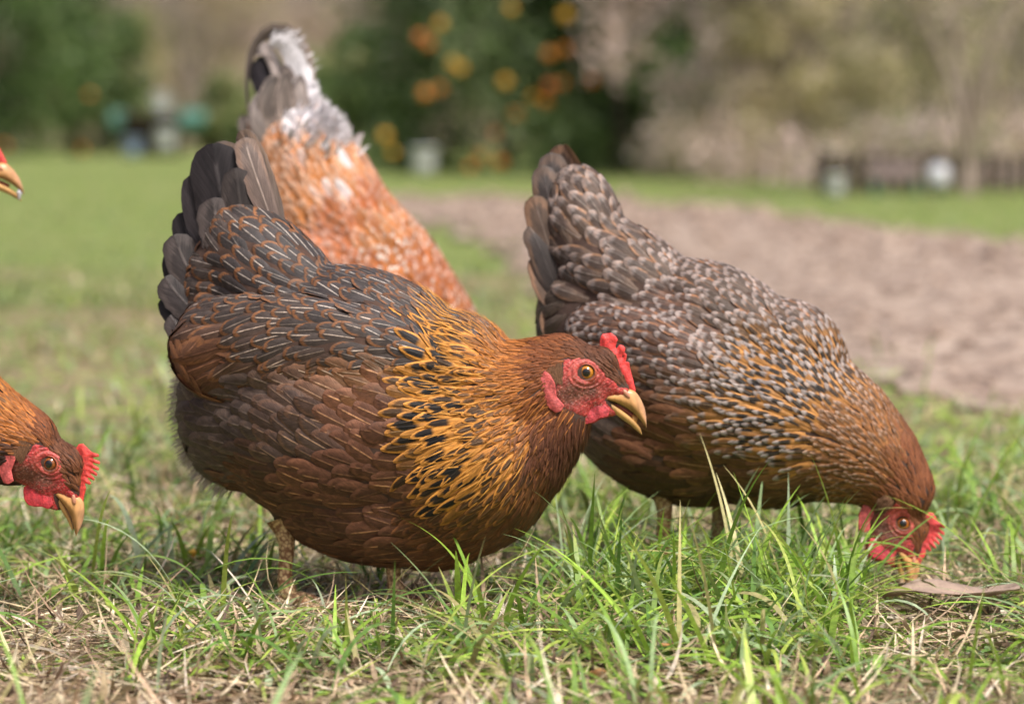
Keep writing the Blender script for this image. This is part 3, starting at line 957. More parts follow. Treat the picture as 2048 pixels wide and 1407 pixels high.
# loose golden and rusty strands over the hackle and neck
HS = S(58, 1.5, 12, (0.66, 0.30, 0.06), K0, (0.8, 0.55, 0.25, .4), K0, K0, lift=13, stiff=.10)
HD = S(58, 2.6, 12, (0.10, 0.06, 0.03), K0, K0, K0, K0, lift=12, stiff=.10)
NS = S(32, 1.2, 8.5, (0.50, 0.18, 0.045), K0, (0.8, 0.5, 0.3, .5), K0, K0, lift=10, stiff=.12)
TS = S(36, 1.3, 8, (0.16, 0.06, 0.035), K0, (0.5, 0.28, 0.18, .5), K0, K0, lift=14, stiff=.3)
BS = S(46, 1.4, 13, (0.34, 0.13, 0.04), K0, (0.6, 0.35, 0.2, .5), K0, K0, lift=10, stiff=.1)
sc = []
for q in ctrl:
    st_ = q[2]; nm = {id(HACK_LOW): HS, id(HACK_MID): HS, id(HACK_UP): NS, id(NECK): NS, id(HEADF): NS, id(THROAT): TS, id(BREAST): BS, id(BREAST_DK): BS}.get(id(st_))
    if nm is not None: sc.append((q[0], q[1], nm, q[3], q[4], 1.0))
grow(hen, body, sc, 'hackle_strands', hen.root, lambda p, x, y: x < 865 or y > 990 or (y > 940 and x < 930) or (x > 1055 and y < 790) or rej_main(p, x, y), seed=9, jit=25)

# tail: a fan of big dark feathers, seen from the side
tl = Plumage()
TD = S(0, 0, 0, (0.028, 0.023, 0.025), K0, (0.30, 0.26, 0.26, .5), lift=0)
TM = S(0, 0, 0, (0.038, 0.030, 0.029), (0.14, 0.11, 0.10, .25), (0.30, 0.25, 0.23, .4), lift=0)
TP = S(0, 0, 0, (0.15, 0.115, 0.098), (0.26, 0.16, 0.10, .4), (0.5, 0.42, 0.36, .7), lift=0)
for pts, w, st, ti in [
        ([(470, 600, -6), (462, 490, -10), (446, 390, -14), (430, 286, -16)], [22, 46, 58, 52], TD, -.12), ([(480, 600, 4), (470, 480, 8), (452, 380, 12), (436, 282, 14)], [22, 40, 52, 46], TP, .1),
        ([(455, 620, 0), (432, 520, 0), (410, 430, -2), (392, 345, -4)], [20, 36, 44, 38], TD, -.2), ([(455, 630, 6), (415, 560, 8), (384, 500, 8), (358, 425, 8)], [18, 30, 36, 28], TD, -.15),
        ([(455, 640, -20), (415, 585, -30), (384, 530, -32), (358, 468, -32)], [18, 34, 38, 32], TM, -.3), ([(455, 650, -10), (410, 610, -16), (372, 560, -18), (346, 500, -18)], [18, 30, 34, 26], TD, -.2),
        ([(460, 665, -30), (410, 625, -42), (374, 590, -44), (344, 552, -44)], [16, 32, 36, 30], TM, -.3), ([(460, 690, -22), (405, 655, -32), (368, 626, -34), (338, 590, -34)], [16, 26, 30, 24], TD, -.3),
        ([(460, 720, -36), (412, 690, -48), (384, 662, -50), (356, 628, -50)], [14, 26, 30, 24], TM, -.3), ([(460, 750, -34), (420, 725, -46), (392, 700, -50), (364, 668, -50)], [14, 22, 26, 20], TD, -.3),
        ([(480, 600, -18), (488, 500, -24), (490, 420, -26), (478, 335, -28)], [18, 34, 40, 32], TM, -.25), ([(470, 610, -26), (462, 530, -34), (452, 460, -38), (436, 395, -40)], [18, 34, 42, 36], TM, -.3)]:
    quill(tl, hen, pts, w, st, ti)
# the upright curled covert above the fan
quill(tl, hen, [(570, 520, 0), (540, 400, 0), (505, 310, 6), (475, 262, 10)], [14, 24, 26, 24], TP, .2)
quill(tl, hen, [(560, 480, -12), (530, 390, -14), (505, 320, -12), (490, 275, -6)], [14, 26, 28, 24], scale_style(TP, 1, (.75, .7, .7)), -.5)
quill(tl, hen, [(560, 500, 10), (520, 420, 16), (480, 350, 20), (460, 300, 24)], [14, 26, 30, 26], TM, .4)
tl.build('tail', hen.root)

# loose down fringing the rear of the body
dn = Plumage(); DW = S(0, 0, 0, (0.42, 0.36, 0.30), lift=0)
for _ in range(900):
    a = random.uniform(0, 1)
    y = 700 + 300 * a; x = 352 + 10 * math.sin(a * 3.0) + max(0, a - .45) ** 1.5 * 260
    p, n_, _, _ = bb.find_nearest(hen.H(x, y, random.uniform(-60, 40)))
    L = random.uniform(10, 30) * hen.k; d = (n_ + Vector((-.6, random.uniform(-.5, .5), random.uniform(-.5, .2)))).normalized()
    p = p + n_ * 6 * hen.k
    C = np.array([tuple(p + d * L * t + Vector((0, 0, -L * .3 * t * t))) for t in (0, .35, .7, 1)]); tg = np.gradient(C, axis=0)
    sdv = np.cross(tg, np.array([0.1, 1, 0])); sdv /= np.linalg.norm(sdv, axis=1)[:, None]; nr = np.cross(sdv, tg)
    dn.add(C, sdv, nr / np.linalg.norm(nr, axis=1)[:, None], random.uniform(.5, .9) * hen.k, DW, np.array([0, .35, .7, .99]), np.array([-1, 1.0]), 1.0, 0)
dn.build('down_fringe', hen.root)
make_head(hen, hd, bb)
leg(hen, 575, 590, -45, 1030, (0.66, 0.46, 0.25))
leg(hen, 770, 812, -20, 1060, (0.66, 0.44, 0.25), dark=True)
crumb = simple('feed', (0.55, 0.27, 0.09), (0.4, 0.2, 0.07), 300, 0.6)


def crumb_obj(name, loc, r, mat, label, cat, group=None, stretch=(1, 1, 1), seed=0):
    bm = bmesh.new(); bmesh.ops.create_icosphere(bm, subdivisions=3, radius=r)
    rr = random.Random(seed)
    for v in bm.verts:
        n = 1 + .16 * math.sin(v.co.x * 9 / r * .5 + seed) + .12 * math.sin(v.co.z * 4 / r) + rr.uniform(-.05, .05)
        v.co = Vector((v.co.x * stretch[0], v.co.y * stretch[1], v.co.z * stretch[2])) * n
    me = bpy.data.meshes.new(name); bm.to_mesh(me); bm.free(); me.materials.append(mat)
    for p in me.polygons: p.use_smooth = True
    o = bpy.data.objects.new(name, me); COL.objects.link(o); o.location = loc
    return tag(o, label, cat, group)


bpy.context.view_layer.update()
crumb_obj('feed_crumb', rotmat(hen.yaw) @ hd.P(1575, 1085, 0) + hen.root.location, 0.0032, crumb, 'ridged tan crumb of feed held in the open beak', 'feed', stretch=(.8, .8, 1.5), seed=4)

# ================================================================== RIGHT HEN (pecking, spangled)
SPN = (0.37, 0.32, 0.305)
h2 = Hen('hen', 1400, 2.75, math.radians(-16), 'brown hen speckled with white spots pecking the grass beside the dirt path', group='hens feeding on the grass')
h2.kx = 1.03
h2.root.name = 'hen.001'
hd2 = Head(h2, 1806, 1046, rot=42, yaw=12, roll=0, scale=.90, nod=-8)
hd2.iris = (0.45, 0.13, 0.02); hd2.wat = (0.55, 0.05, 0.07); hd2.cmb = (0.62, 0.06, 0.06); hd2.red = (0.50, 0.06, 0.055); hd2.comb = COMB_SPIKY
h2.ell(1390, 770, 275, 190, 170, 32)
h2.ell(1530, 830, 185, 185, 150, 0)
h2.ell(1330, 870, 200, 125, 135, 22)
h2.ell(1190, 640, 112, 150, 100, 0)
h2.ell(1270, 590, 190, 120, 105, 40)
h2.ell(1170, 480, 80, 150, 70, -8)
h2.ell(1450, 640, 170, 100, 110, 28)
h2.ell(1570, 720, 118, 120, 100, 30)
h2.chain([(1560, 830, 168, 130, 0), (1660, 868, 132, 98, -5), (1745, 915, 92, 70, -2), (1800, 975, 66, 48, 0)])
b2 = head_blob(h2, hd2, h2.ells, 0.0036, 4)
paint_body(b2, (0.07, 0.04, 0.03)); bb2 = bvh_of(b2)
GR = (0.100, 0.070, 0.055)
s_back = S(56, 11.5, 15, GR, (0.32, 0.14, 0.06, .9), (*WHT, .25), K0, (*SPN, .68), lift=6)
s_sad = S(80, 19, 24, (0.13, 0.085, 0.062), (0.33, 0.17, 0.09, .7), (*WHT, .3), (0.05, 0.04, 0.04, .5), (*SPN, .5), lift=10)
s_wing = S(54, 11.5, 16, (0.135, 0.070, 0.048), (0.34, 0.15, 0.07, .8), (*WHT, .3), (0.04, 0.035, 0.035, .5), (*SPN, .75), lift=6)
s_hack = S(64, 8, 11.5, (0.44, 0.20, 0.055), K0, (0.6, 0.4, 0.2, .3), (*BLK, 1), (*SPN, .9), lift=9)
s_neck = S(42, 6, 9, (0.30, 0.125, 0.042), K0, (0.6, 0.4, 0.2, .4), (0.03, 0.02, 0.015, .6), (0.55, 0.42, 0.35, .3), lift=6)
s_hd = S(28, 4.5, 7, (0.19, 0.065, 0.026), K0, (0.4, 0.2, 0.1, .3), lift=4)
s_bel = S(84, 24, 27, (0.150, 0.062, 0.032), (0.25, 0.11, 0.05, .5), (0.5, 0.28, 0.14, .6), lift=7)
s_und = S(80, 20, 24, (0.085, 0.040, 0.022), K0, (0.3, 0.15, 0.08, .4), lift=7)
s_flf = S(92, 24, 27, (0.120, 0.085, 0.066), K0, (0.3, 0.25, 0.2, .3), lift=10)
rj2 = face_reject(hd2)
c2 = [(1860, 960, s_hd, -.3, -1, .6), (1830, 930, s_hd, -.5, -1, .6), (1760, 900, s_neck, -.75, -.7, .5), (1790, 1000, s_hd, -.6, -.8, .6), (1740, 960, s_neck, -1, -.5, .5), (1680, 860, s_neck, -.85, -.5, .5), (1690, 960, s_neck, -1, -.2, .5),
      (1650, 760, s_hack, -.75, -.75, .4), (1590, 720, s_hack, -.8, -.7, .4), (1600, 800, s_hack, -.95, -.5, .4), (1530, 780, s_hack, -1, -.35, .5), (1500, 740, s_hack, -1, -.4, .5), (1580, 770, s_hack, -1, -.4, .5), (1600, 880, s_hack, -1, -.05, .5), (1660, 820, s_hack, -.9, -.5, .5), (1540, 850, s_hack, -1, -.1, .4),
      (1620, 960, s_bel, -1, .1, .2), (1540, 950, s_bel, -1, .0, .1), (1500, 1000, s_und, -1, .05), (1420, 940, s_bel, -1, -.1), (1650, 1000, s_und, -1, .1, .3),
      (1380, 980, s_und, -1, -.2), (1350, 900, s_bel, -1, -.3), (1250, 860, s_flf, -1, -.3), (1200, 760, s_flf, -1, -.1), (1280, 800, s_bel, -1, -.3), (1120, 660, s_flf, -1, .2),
      (1560, 620, s_back, -.85, -.6), (1630, 660, s_back, -.75, -.75), (1480, 640, s_back, -1, -.5), (1450, 560, s_back, -.9, -.55), (1380, 500, s_back, -.9, -.6), (1300, 470, s_sad, -.85, -.65),
      (1230, 430, s_sad, -.7, -.8), (1300, 560, s_sad, -1, -.45), (1200, 560, s_sad, -1, -.35), (1140, 480, s_sad, -.7, -.75), (1120, 580, s_flf, -1, .1), (1350, 640, s_wing, -1, -.3), (1450, 720, s_wing, -1, -.2)]
w2 = []
for sd in (-1, 1):
    wb = h2.blob('wing', [(1370, 725, sd * 122, 180, 90, 48, 27), (1460, 770, sd * 104, 140, 80, 44, 27), (1260, 680, sd * 105, 110, 80, 36, 22)], 0.005, 8)
    paint_body(wb, (0.075, 0.05, 0.04))
    wc = [(1560, 760, s_back, -1, -.4), (1450, 680, s_back, -1, -.45), (1380, 690, s_wing, -1, -.4), (1280, 640, s_wing, -1, -.3), (1200, 660, s_wing, -1, -.1), (1400, 790, s_wing, -1, -.3),
          (1300, 740, s_wing, -1, -.2), (1250, 730, s_wing, -1, -.1), (1350, 820, s_wing, -1, -.3), (1500, 840, s_wing, -1, -.3)]
    grow(h2, wb, wc, 'coverts', wb, lambda p, a, b: (p.y * sd < 84 * h2.k or a > 1530), seed=15 + sd); w2.append(wb)
full_plumage(h2, b2, w2, c2, lambda p, x, y: x > 1640 and rj2(p, x, y), 1520, seed=11)
h2.tshift = lambda x: 24 * min(1, max(0, (1140 - x) / 60))
t2 = Plumage()
A1 = S(0, 0, 0, (0.045, 0.034, 0.031), (0.25, 0.14, 0.08, .4), (0.3, 0.25, 0.25, .3), K0, (*SPN, .15)); A2 = S(0, 0, 0, (0.095, 0.060, 0.043), (0.3, 0.16, 0.09, .5), (0.4, 0.3, 0.25, .5)); A3 = S(0, 0, 0, (0.30, 0.17, 0.09), K0, (0.5, 0.3, 0.2, .4))
for pts, w, st, ti in [
        ([(1220, 560, 0), (1170, 440, 6), (1120, 350, 10), (1092, 290, 12)], [18, 36, 36, 28], A2, .2), ([(1180, 560, -10), (1140, 450, -14), (1100, 370, -14), (1078, 305, -12)], [20, 34, 36, 26], A1, -.2),
        ([(1250, 520, 0), (1210, 420, 4), (1160, 350, 8), (1115, 288, 10)], [14, 22, 22, 18], A3, .9), ([(1170, 580, -24), (1120, 480, -34), (1085, 400, -34), (1068, 330, -32)], [18, 30, 32, 24], A1, -.3),
        ([(1160, 600, -40), (1110, 520, -52), (1075, 450, -54), (1056, 390, -54)], [16, 26, 30, 24], A2, -.4), ([(1160, 620, -44), (1110, 560, -60), (1075, 500, -62), (1050, 450, -62)], [16, 24, 26, 20], A1, -.4),
        ([(1160, 640, -50), (1115, 600, -60), (1080, 560, -62), (1058, 510, -60)], [14, 22, 26, 18], A2, -.5), ([(1170, 640, -30), (1120, 620, -40), (1085, 590, -42), (1066, 550, -42)], [14, 20, 22, 18], A1, -.4),
        ([(1200, 560, 10), (1170, 450, 20), (1130, 380, 24), (1108, 310, 26)], [16, 30, 34, 28], A1, .4), ([(1190, 700, -50), (1140, 680, -62), (1110, 650, -64), (1095, 610, -62)], [14, 22, 24, 18], A2, -.4)]:
    quill(t2, h2, pts, w, st, ti)
t2.build('tail', h2.root)
make_head(h2, hd2, bb2, open_beak=False)
leg(h2, 1330, 1350, -50, 960, (0.50, 0.34, 0.18)); leg(h2, 1420, 1440, 45, 960, (0.50, 0.34, 0.18))

# ================================================================== ROOSTER seen from behind, head hidden behind the main hen
rs = Hen('rooster', 760, 3.35, math.radians(28), 'large orange and white speckled bird with arched white tail, behind the dark laced hen', 'rooster')
hd3 = Head(rs, 1010, 900, rot=35, yaw=0, scale=.95)
hd3.iris = (0.6, 0.22, 0.02); hd3.wat = (0.5, 0.05, 0.06); hd3.cmb = (0.62, 0.06, 0.05); hd3.red = (0.5, 0.06, 0.055)
rs.chain([(592, 300, 92, 75), (632, 380, 118, 95), (670, 470, 132, 115), (735, 580, 162, 140), (800, 690, 165, 150), (860, 770, 130, 120), (930, 830, 85, 75), (980, 880, 65, 56)])
rs.ell(640, 560, 130, 190, 130, 20)
rs.ell(800, 760, 190, 120, 130, 20)
rs.ell(560, 270, 66, 70, 46, -20)
b3 = head_blob(rs, hd3, rs.ells, 0.005, 4)
paint_body(b3, (0.25, 0.13, 0.08)); bb3 = bvh_of(b3)
OR = (0.50, 0.175, 0.04)
r_or = S(50, 9, 12, OR, K0, (0.8, 0.6, 0.45, .5), (0.62, 0.45, 0.36, .25), (0.78, 0.62, 0.5, .35), lift=9)
r_wh = S(66, 14, 18, (0.80, 0.77, 0.80), K0, (0.8, 0.8, 0.8, .5), K0, (0.8, 0.78, 0.78, .6), lift=12, stiff=.2)
r_mix = S(44, 9, 12, (0.48, 0.16, 0.045), (0.36, 0.10, 0.035, .8), (0.8, 0.6, 0.45, .4), K0, (0.78, 0.66, 0.58, .95), lift=9)
r_rd = S(50, 10, 13, (0.42, 0.12, 0.035), K0, (0.7, 0.5, 0.4, .4), (0.2, 0.12, 0.1, .3), (0.7, 0.5, 0.42, .35), lift=9)
c3 = [(560, 260, r_or, -.3, -1, .4), (620, 245, r_wh, -.2, -1, .3), (650, 300, r_or, -.3, -1, .4), (560, 330, r_or, -.4, -1, .4), (690, 300, r_or, -.5, -.8, .3), (600, 290, r_wh, -.3, -1), (640, 360, r_or, -.5, -.9, .4), (700, 350, r_or, -.5, -.9, .4),
      (678, 385, r_wh, -.5, -.8), (665, 345, r_or, -.5, -.8, .3), (710, 395, r_or, -.5, -.8, .3), (740, 420, r_rd, -.5, -.9, .3), (620, 430, r_or, -.6, -.8, .4), (660, 480, r_rd, -.6, -.8, .3), (760, 480, r_or, -.6, -.8, .4), (720, 520, r_rd, -.7, -.7), (800, 560, r_mix, -.7, -.7),
      (740, 590, r_mix, -.8, -.6), (860, 600, r_rd, -.7, -.7), (780, 640, r_mix, -.8, -.6), (850, 680, r_mix, -.8, -.6), (900, 800, r_or, -.7, -.7, .5)]
rj3 = face_reject(hd3)
grow(rs, b3, c3, 'plumage', rs.root, lambda p, x, y: x > 900 and rj3(p, x, y), seed=21, jit=22)
t3 = Plumage()
Wt = S(0, 0, 0, (0.82, 0.79, 0.82), K0, (0.85, 0.84, 0.85, .6)); Gy = S(0, 0, 0, (0.30, 0.25, 0.23), (0.10, 0.08, 0.075, .9), (0.5, 0.45, 0.42, .6)); Dk = S(0, 0, 0, (0.035, 0.03, 0.036), K0, (0.15, 0.13, 0.13, .4))
Br = S(0, 0, 0, (0.34, 0.27, 0.23), (0.07, 0.055, 0.05, .9), (0.12, 0.09, 0.08, .8), (0.06, 0.05, 0.045, .6))
for pts, w, st, ti in [
        ([(632, 275, -6), (622, 220, -8), (614, 170, -8), (600, 120, -8)], [16, 22, 19, 9], Wt, .15), ([(640, 280, -2), (634, 235, -2), (626, 195, 0), (618, 160, 0)], [12, 16, 14, 6], Wt, .5),
        ([(600, 260, 0), (608, 190, 0), (602, 120, -4), (570, 72, -8), (530, 66, -12), (500, 100, -16), (486, 160, -18), (490, 240, -20)], [16, 20, 24, 22, 16, 12, 6, 5], Br, .5),
        ([(592, 270, -6), (596, 200, -8), (588, 130, -12), (560, 86, -16), (530, 90, -18)], [16, 18, 20, 17, 9], Wt, .3),
        ([(578, 250, 8), (572, 190, 8), (555, 130, 8), (530, 95, 6), (506, 110, 4)], [14, 20, 22, 18, 10], Gy, -.6),
        ([(560, 260, 6), (556, 200, 8), (540, 150, 8), (518, 115, 6)], [16, 22, 24, 18], Dk, .1), ([(545, 250, 10), (540, 200, 12), (525, 155, 12), (505, 125, 10)], [12, 18, 20, 16], Dk, .3),
        ([(600, 300, -12), (560, 240, -14), (548, 200, -14), (552, 165, -14)], [20, 26, 24, 16], Br, -.2), ([(560, 310, -14), (525, 250, -16), (520, 210, -16), (538, 180, -16)], [18, 24, 20, 14], Br, .4),
        ([(612, 280, -16), (590, 220, -18), (575, 175, -18), (560, 130, -18)], [16, 18, 16, 12], Gy, .5), ([(620, 270, -10), (610, 210, -12), (604, 170, -12), (612, 130, -12)], [12, 14, 12, 8], Wt, .3),
        ([(610, 290, -20), (600, 230, -22), (592, 190, -24), (575, 160, -24)], [14, 16, 15, 12], Wt, .6), ([(520, 300, 0), (500, 270, 0), (490, 250, 0), (486, 230, 0)], [14, 16, 14, 8], Gy, .2)]:
    quill(t3, rs, pts, w, st, ti)
for pts, w, st, ti in [([(560, 300, -40), (530, 250, -44), (520, 205, -44), (536, 150, -42)], [20, 26, 24, 14], Br, .1), ([(585, 300, -44), (562, 245, -48), (552, 195, -48), (556, 140, -46)], [18, 24, 22, 12], Br, -.1),
                       ([(545, 300, -36), (512, 262, -40), (500, 225, -40), (510, 185, -38)], [16, 22, 20, 12], Gy, .2), ([(605, 290, -40), (590, 235, -44), (582, 190, -44), (584, 150, -42)], [14, 18, 16, 10], Gy, .3)]:
    quill(t3, rs, pts, w, st, ti)
for _ in range(120):      # frayed edge of the arched plumes
    a = random.random(); ax = np.interp(a, [0, .35, .7, 1], [614, 608, 584, 545]); ay = np.interp(a, [0, .35, .7, 1], [230, 160, 90, 62])
    p = rs.H(ax + random.gauss(0, 8), ay + random.gauss(0, 6), random.uniform(-24, 4)); L = random.uniform(12, 26) * rs.k
    d = Vector((random.uniform(.2, .7), random.uniform(-.3, .3), random.uniform(.3, 1))).normalized()
    C = np.array([tuple(p + d * L * t + Vector((L * .2 * t * t, 0, -L * .25 * t * t))) for t in (0, .35, .7, 1)]); tg = np.gradient(C, axis=0)
    sdv = np.cross(tg, np.array([0.1, 1, 0])); sdv /= np.linalg.norm(sdv, axis=1)[:, None]; nr = np.cross(sdv, tg); nr /= np.linalg.norm(nr, axis=1)[:, None]
    t3.add(C, sdv, nr, random.uniform(1, 2.4) * rs.k, Wt, np.array([0, .35, .7, .99]), np.array([-1, 0, 1.0]), 1.0, .3)
t3.build('tail', rs.root)
wf = Plumage()
for _ in range(380):      # loose white fluff at the root of the tail
    x0 = random.gauss(618, 30); y0 = random.gauss(268, 24)
    p, n_, _, _ = bb3.find_nearest(rs.H(x0, y0, random.uniform(-70, -10)))
    L = random.uniform(18, 38) * rs.k; d = (n_ * .7 + Vector((random.uniform(-.5, .5), random.uniform(-.4, .4), .9))).normalized()
    C = np.array([tuple(p + d * L * t + Vector((L * .15 * t * t, 0, -L * .15 * t * t))) for t in (0, .35, .7, 1)]); tg = np.gradient(C, axis=0)
    sdv = np.cross(tg, np.array([0.1, 1, 0])); sdv /= np.linalg.norm(sdv, axis=1)[:, None]; nr = np.cross(sdv, tg); nr /= np.linalg.norm(nr, axis=1)[:, None]
    wf.add(C, sdv, nr, random.uniform(2, 5) * rs.k, Wt, np.array([0, .35, .7, .99]), np.array([-1, 0, 1.0]), 1.0, .3)
wf.build('tail_fluff', rs.root)
make_head(rs, hd3, bb3, open_beak=False)
leg(rs, 740, 750, -45, 800); leg(rs, 800, 830, 45, 850)

# ================================================================== LEFT HEN (head reaching in) and TOP LEFT HEN (only the beak in view)
h4 = Hen('hen', -300, 2.52, math.radians(-6), 'hen reaching in at the left with only its red face and rusty neck in view', group='hens feeding on the grass')
h4.root.name = 'hen.002'
hd4 = Head(h4, 99, 927, rot=30, yaw=-6, scale=.98)
hd4.iris = (0.30, 0.085, 0.015); hd4.wat = (0.52, 0.04, 0.05); hd4.cmb = (0.66, 0.06, 0.05); hd4.red = (0.48, 0.04, 0.042); hd4.comb = COMB_SPIKY
h4.ell(-420, 760, 320, 240, 190, 16); h4.ell(-220, 830, 190, 190, 150); h4.ell(-640, 600, 120, 180, 90, 30)
h4.chain([(-220, 800, 170, 130), (-110, 830, 128, 95), (-30, 862, 98, 70), (40, 890, 80, 56)])
b4 = head_blob(h4, hd4, h4.ells, 0.0032, 4)
paint_body(b4, (0.07, 0.035, 0.025)); bb4 = bvh_of(b4)
DKN = S(34, 5, 8, (0.045, 0.022, 0.018), K0, (0.3, 0.16, 0.1, .3), lift=6)
c4 = [(140, 870, CROWN, -.6, -.8, .6), (100, 850, HEADF, -.8, -.6, .6), (50, 825, NECK, -.85, -.45, .6), (0, 800, HACK_UP, -.9, -.4, .5), (-60, 790, HACK_MID, -.9, -.3, .4), (20, 870, NECK, -1, -.3, .6), (10, 920, DKN, -1, -.2, .6), (10, 960, DKN, -1, .1, .6),
      (-80, 880, HACK_MID, -1, -.1, .4), (-180, 760, HACK_LOW, -1, -.3, .4), (-150, 920, HACK_LOW, -1, .2, .4), (-300, 700, MANTLE, -1, -.3), (-250, 950, BREAST_DK, -1, .1), (-450, 900, BELLY, -1, 0), (-450, 650, BACK, -1, -.2), (-600, 600, SADDLE, -1, -.5), (-650, 800, FLUFF, -1, 0)]
rj4 = face_reject(hd4)
grow(h4, b4, c4, 'plumage', h4.root, lambda p, x, y: x > -60 and rj4(p, x, y), seed=31)
t4 = Plumage()
for i in range(7): quill(t4, h4, [(-620, 620, (i - 3) * 10), (-670, 500, (i - 3) * 14), (-690, 430, (i - 3) * 16), (-700 + i * 8, 340 + abs(i - 3) * 10, (i - 3) * 16)], [20, 36, 40, 34], TD, (i - 3) * .15)
t4.build('tail', h4.root)
make_head(h4, hd4, bb4, open_beak=False)
leg(h4, -420, -400, -50, 960, (0.50, 0.34, 0.18)); leg(h4, -330, -310, 45, 960, (0.50, 0.34, 0.18))

h5 = Hen('hen', -330, 2.85, math.radians(4), 'hen at the left edge with just its open beak tip showing against the lawn', group='hens feeding on the grass')
h5.root.name = 'hen.003'
hd5 = Head(h5, -83, 310, rot=-12, yaw=0, scale=.95)
hd5.iris = (0.6, 0.22, 0.02); hd5.wat = (0.5, 0.05, 0.06); hd5.cmb = (0.62, 0.06, 0.05); hd5.red = (0.6, 0.06, 0.06)
h5.ell(-400, 760, 230, 190, 160, 10); h5.ell(-570, 640, 110, 150, 80, 30)
h5.chain([(-300, 740, 160, 130), (-220, 600, 115, 90), (-160, 460, 78, 60), (-120, 340, 60, 50)])
b5 = head_blob(h5, hd5, h5.ells, 0.006, 4)
paint_body(b5, (0.07, 0.035, 0.025)); bb5 = bvh_of(b5)
c5 = [(-140, 300, HEADF, -1, 0, .6), (-150, 400, NECK, -.5, 1, .5), (-200, 550, HACK_MID, -.6, 1, .4), (-270, 640, HACK_LOW, -.8, .8, .4), (-250, 800, BREAST_DK, -1, .4), (-400, 900, BELLY, -1, 0), (-400, 640, BACK, -1, -.2), (-560, 600, SADDLE, -1, -.5), (-600, 800, FLUFF, -1, 0)]
rj5 = face_reject(hd5)
grow(h5, b5, c5, 'plumage', h5.root, lambda p, x, y: y < 480 and rj5(p, x, y), seed=41, pscale=1.25)
t5 = Plumage()
for i in range(6): quill(t5, h5, [(-560, 620, (i - 3) * 10), (-610, 520, (i - 3) * 14), (-640, 440, (i - 3) * 16), (-650 + i * 8, 380, (i - 3) * 16)], [20, 34, 36, 30], TD, (i - 3) * .15)
t5.build('tail', h5.root)
make_head(h5, hd5, bb5)
leg(h5, -420, -400, -50, 900); leg(h5, -340, -320, 45, 900)
pearl = simple('pale_seed', (0.72, 0.70, 0.75), (0.6, 0.58, 0.6), 200, 0.4)
crumb_obj('seed', rotmat(h5.yaw) @ hd5.P(1640, 1155, -8) + h5.root.location, 0.0036, pearl, 'pale grey seed pinched in the beak tip at the edge of the frame', 'feed', stretch=(.7, .8, 1.3), seed=2)
bpy.context.view_layer.update()


# ================================================================== GROUND
def groundmat():
    t = NT('meadow_ground'); o = t.obj()
    n1 = t.noise(0.9, o, 5, 0.6); n2 = t.noise(14, o, 4, 0.65); n3 = t.noise(90, o, 4, 0.7)
    g = t.mix(n2, (0.14, 0.19, 0.04), (0.25, 0.29, 0.08))
    b = t.mix(n3, (0.14, 0.09, 0.055), (0.44, 0.34, 0.20))
    sp = t.n('ShaderNodeSeparateXYZ'); t.l(o, sp.inputs[0])
    near = t.ramp(sp.outputs[1], 3.2, 14, 0.46, -.14)      # littered near the hens, lawn further off
    f = t.ramp(t.math('ADD', n1, near), 0.55, 0.85)
    t.base(t.mix(f, g, b)); t.bump(n3, 0.8, 0.01)
    return t.set(Roughness=0.95)


xs = np.concatenate([-np.geomspace(220, .6, 40), np.linspace(-.5, .5, 12), np.geomspace(.6, 220, 40)]); ys = np.concatenate([np.linspace(-6, 6, 60), np.geomspace(6.3, 420, 60)])
GX, GYY = np.meshgrid(xs, ys)
V = np.stack([GX, GYY, 0.006 * np.sin(GX * 7 + np.sin(GYY * 5)) * np.cos(GYY * 6) * (np.abs(GYY) < 6)], -1).reshape(-1, 3); V[:, 2] -= 0.008
idx = np.arange(len(V)).reshape(len(ys), len(xs))
Fq = np.stack([idx[:-1, :-1], idx[:-1, 1:], idx[1:, 1:], idx[1:, :-1]], -1).reshape(-1, 4)
tag(mesh_obj('ground', V, Fq, groundmat()), kind='structure')


def Gp(px, py):
    D = 10.0
    lo, hi = 0.5, 400
    for _ in range(50):
        m = math.sqrt(lo * hi)
        if GY(m) > py: lo = m
        else: hi = m
    p = P(px, py, lo); return (p.x, p.y)


PATH = [Gp(700, 392), Gp(900, 392), Gp(1100, 396), Gp(1300, 404), Gp(1450, 414), Gp(1600, 432), Gp(1750, 450), Gp(1900, 470), Gp(2048, 484), Gp(2400, 520), Gp(2900, 600),
        Gp(2900, 1060), Gp(2400, 930), Gp(2048, 845), Gp(1900, 820), Gp(1740, 785), Gp(1600, 725), Gp(1400, 680), Gp(1200, 640), Gp(1050, 560), Gp(980, 500), Gp(880, 455), Gp(760, 430), Gp(700, 415)]
DIRT_IN = lambda x, y: inpoly(x, y, PATH)


def dirtmat():
    t = NT('bare_dirt'); o = t.obj(); n = t.noise(3.5, o, 5, 0.7); n2 = t.noise(15, o, 5, .75)
    c = t.mix(t.ramp(n, .38, .62), (0.36, 0.26, 0.20), (0.54, 0.42, 0.34))
    t.base(t.mix(t.ramp(n2, .42, .62), c, (0.17, 0.115, 0.09)))
    t.bump(n2, 0.9, 0.02); return t.set(Roughness=0.95)


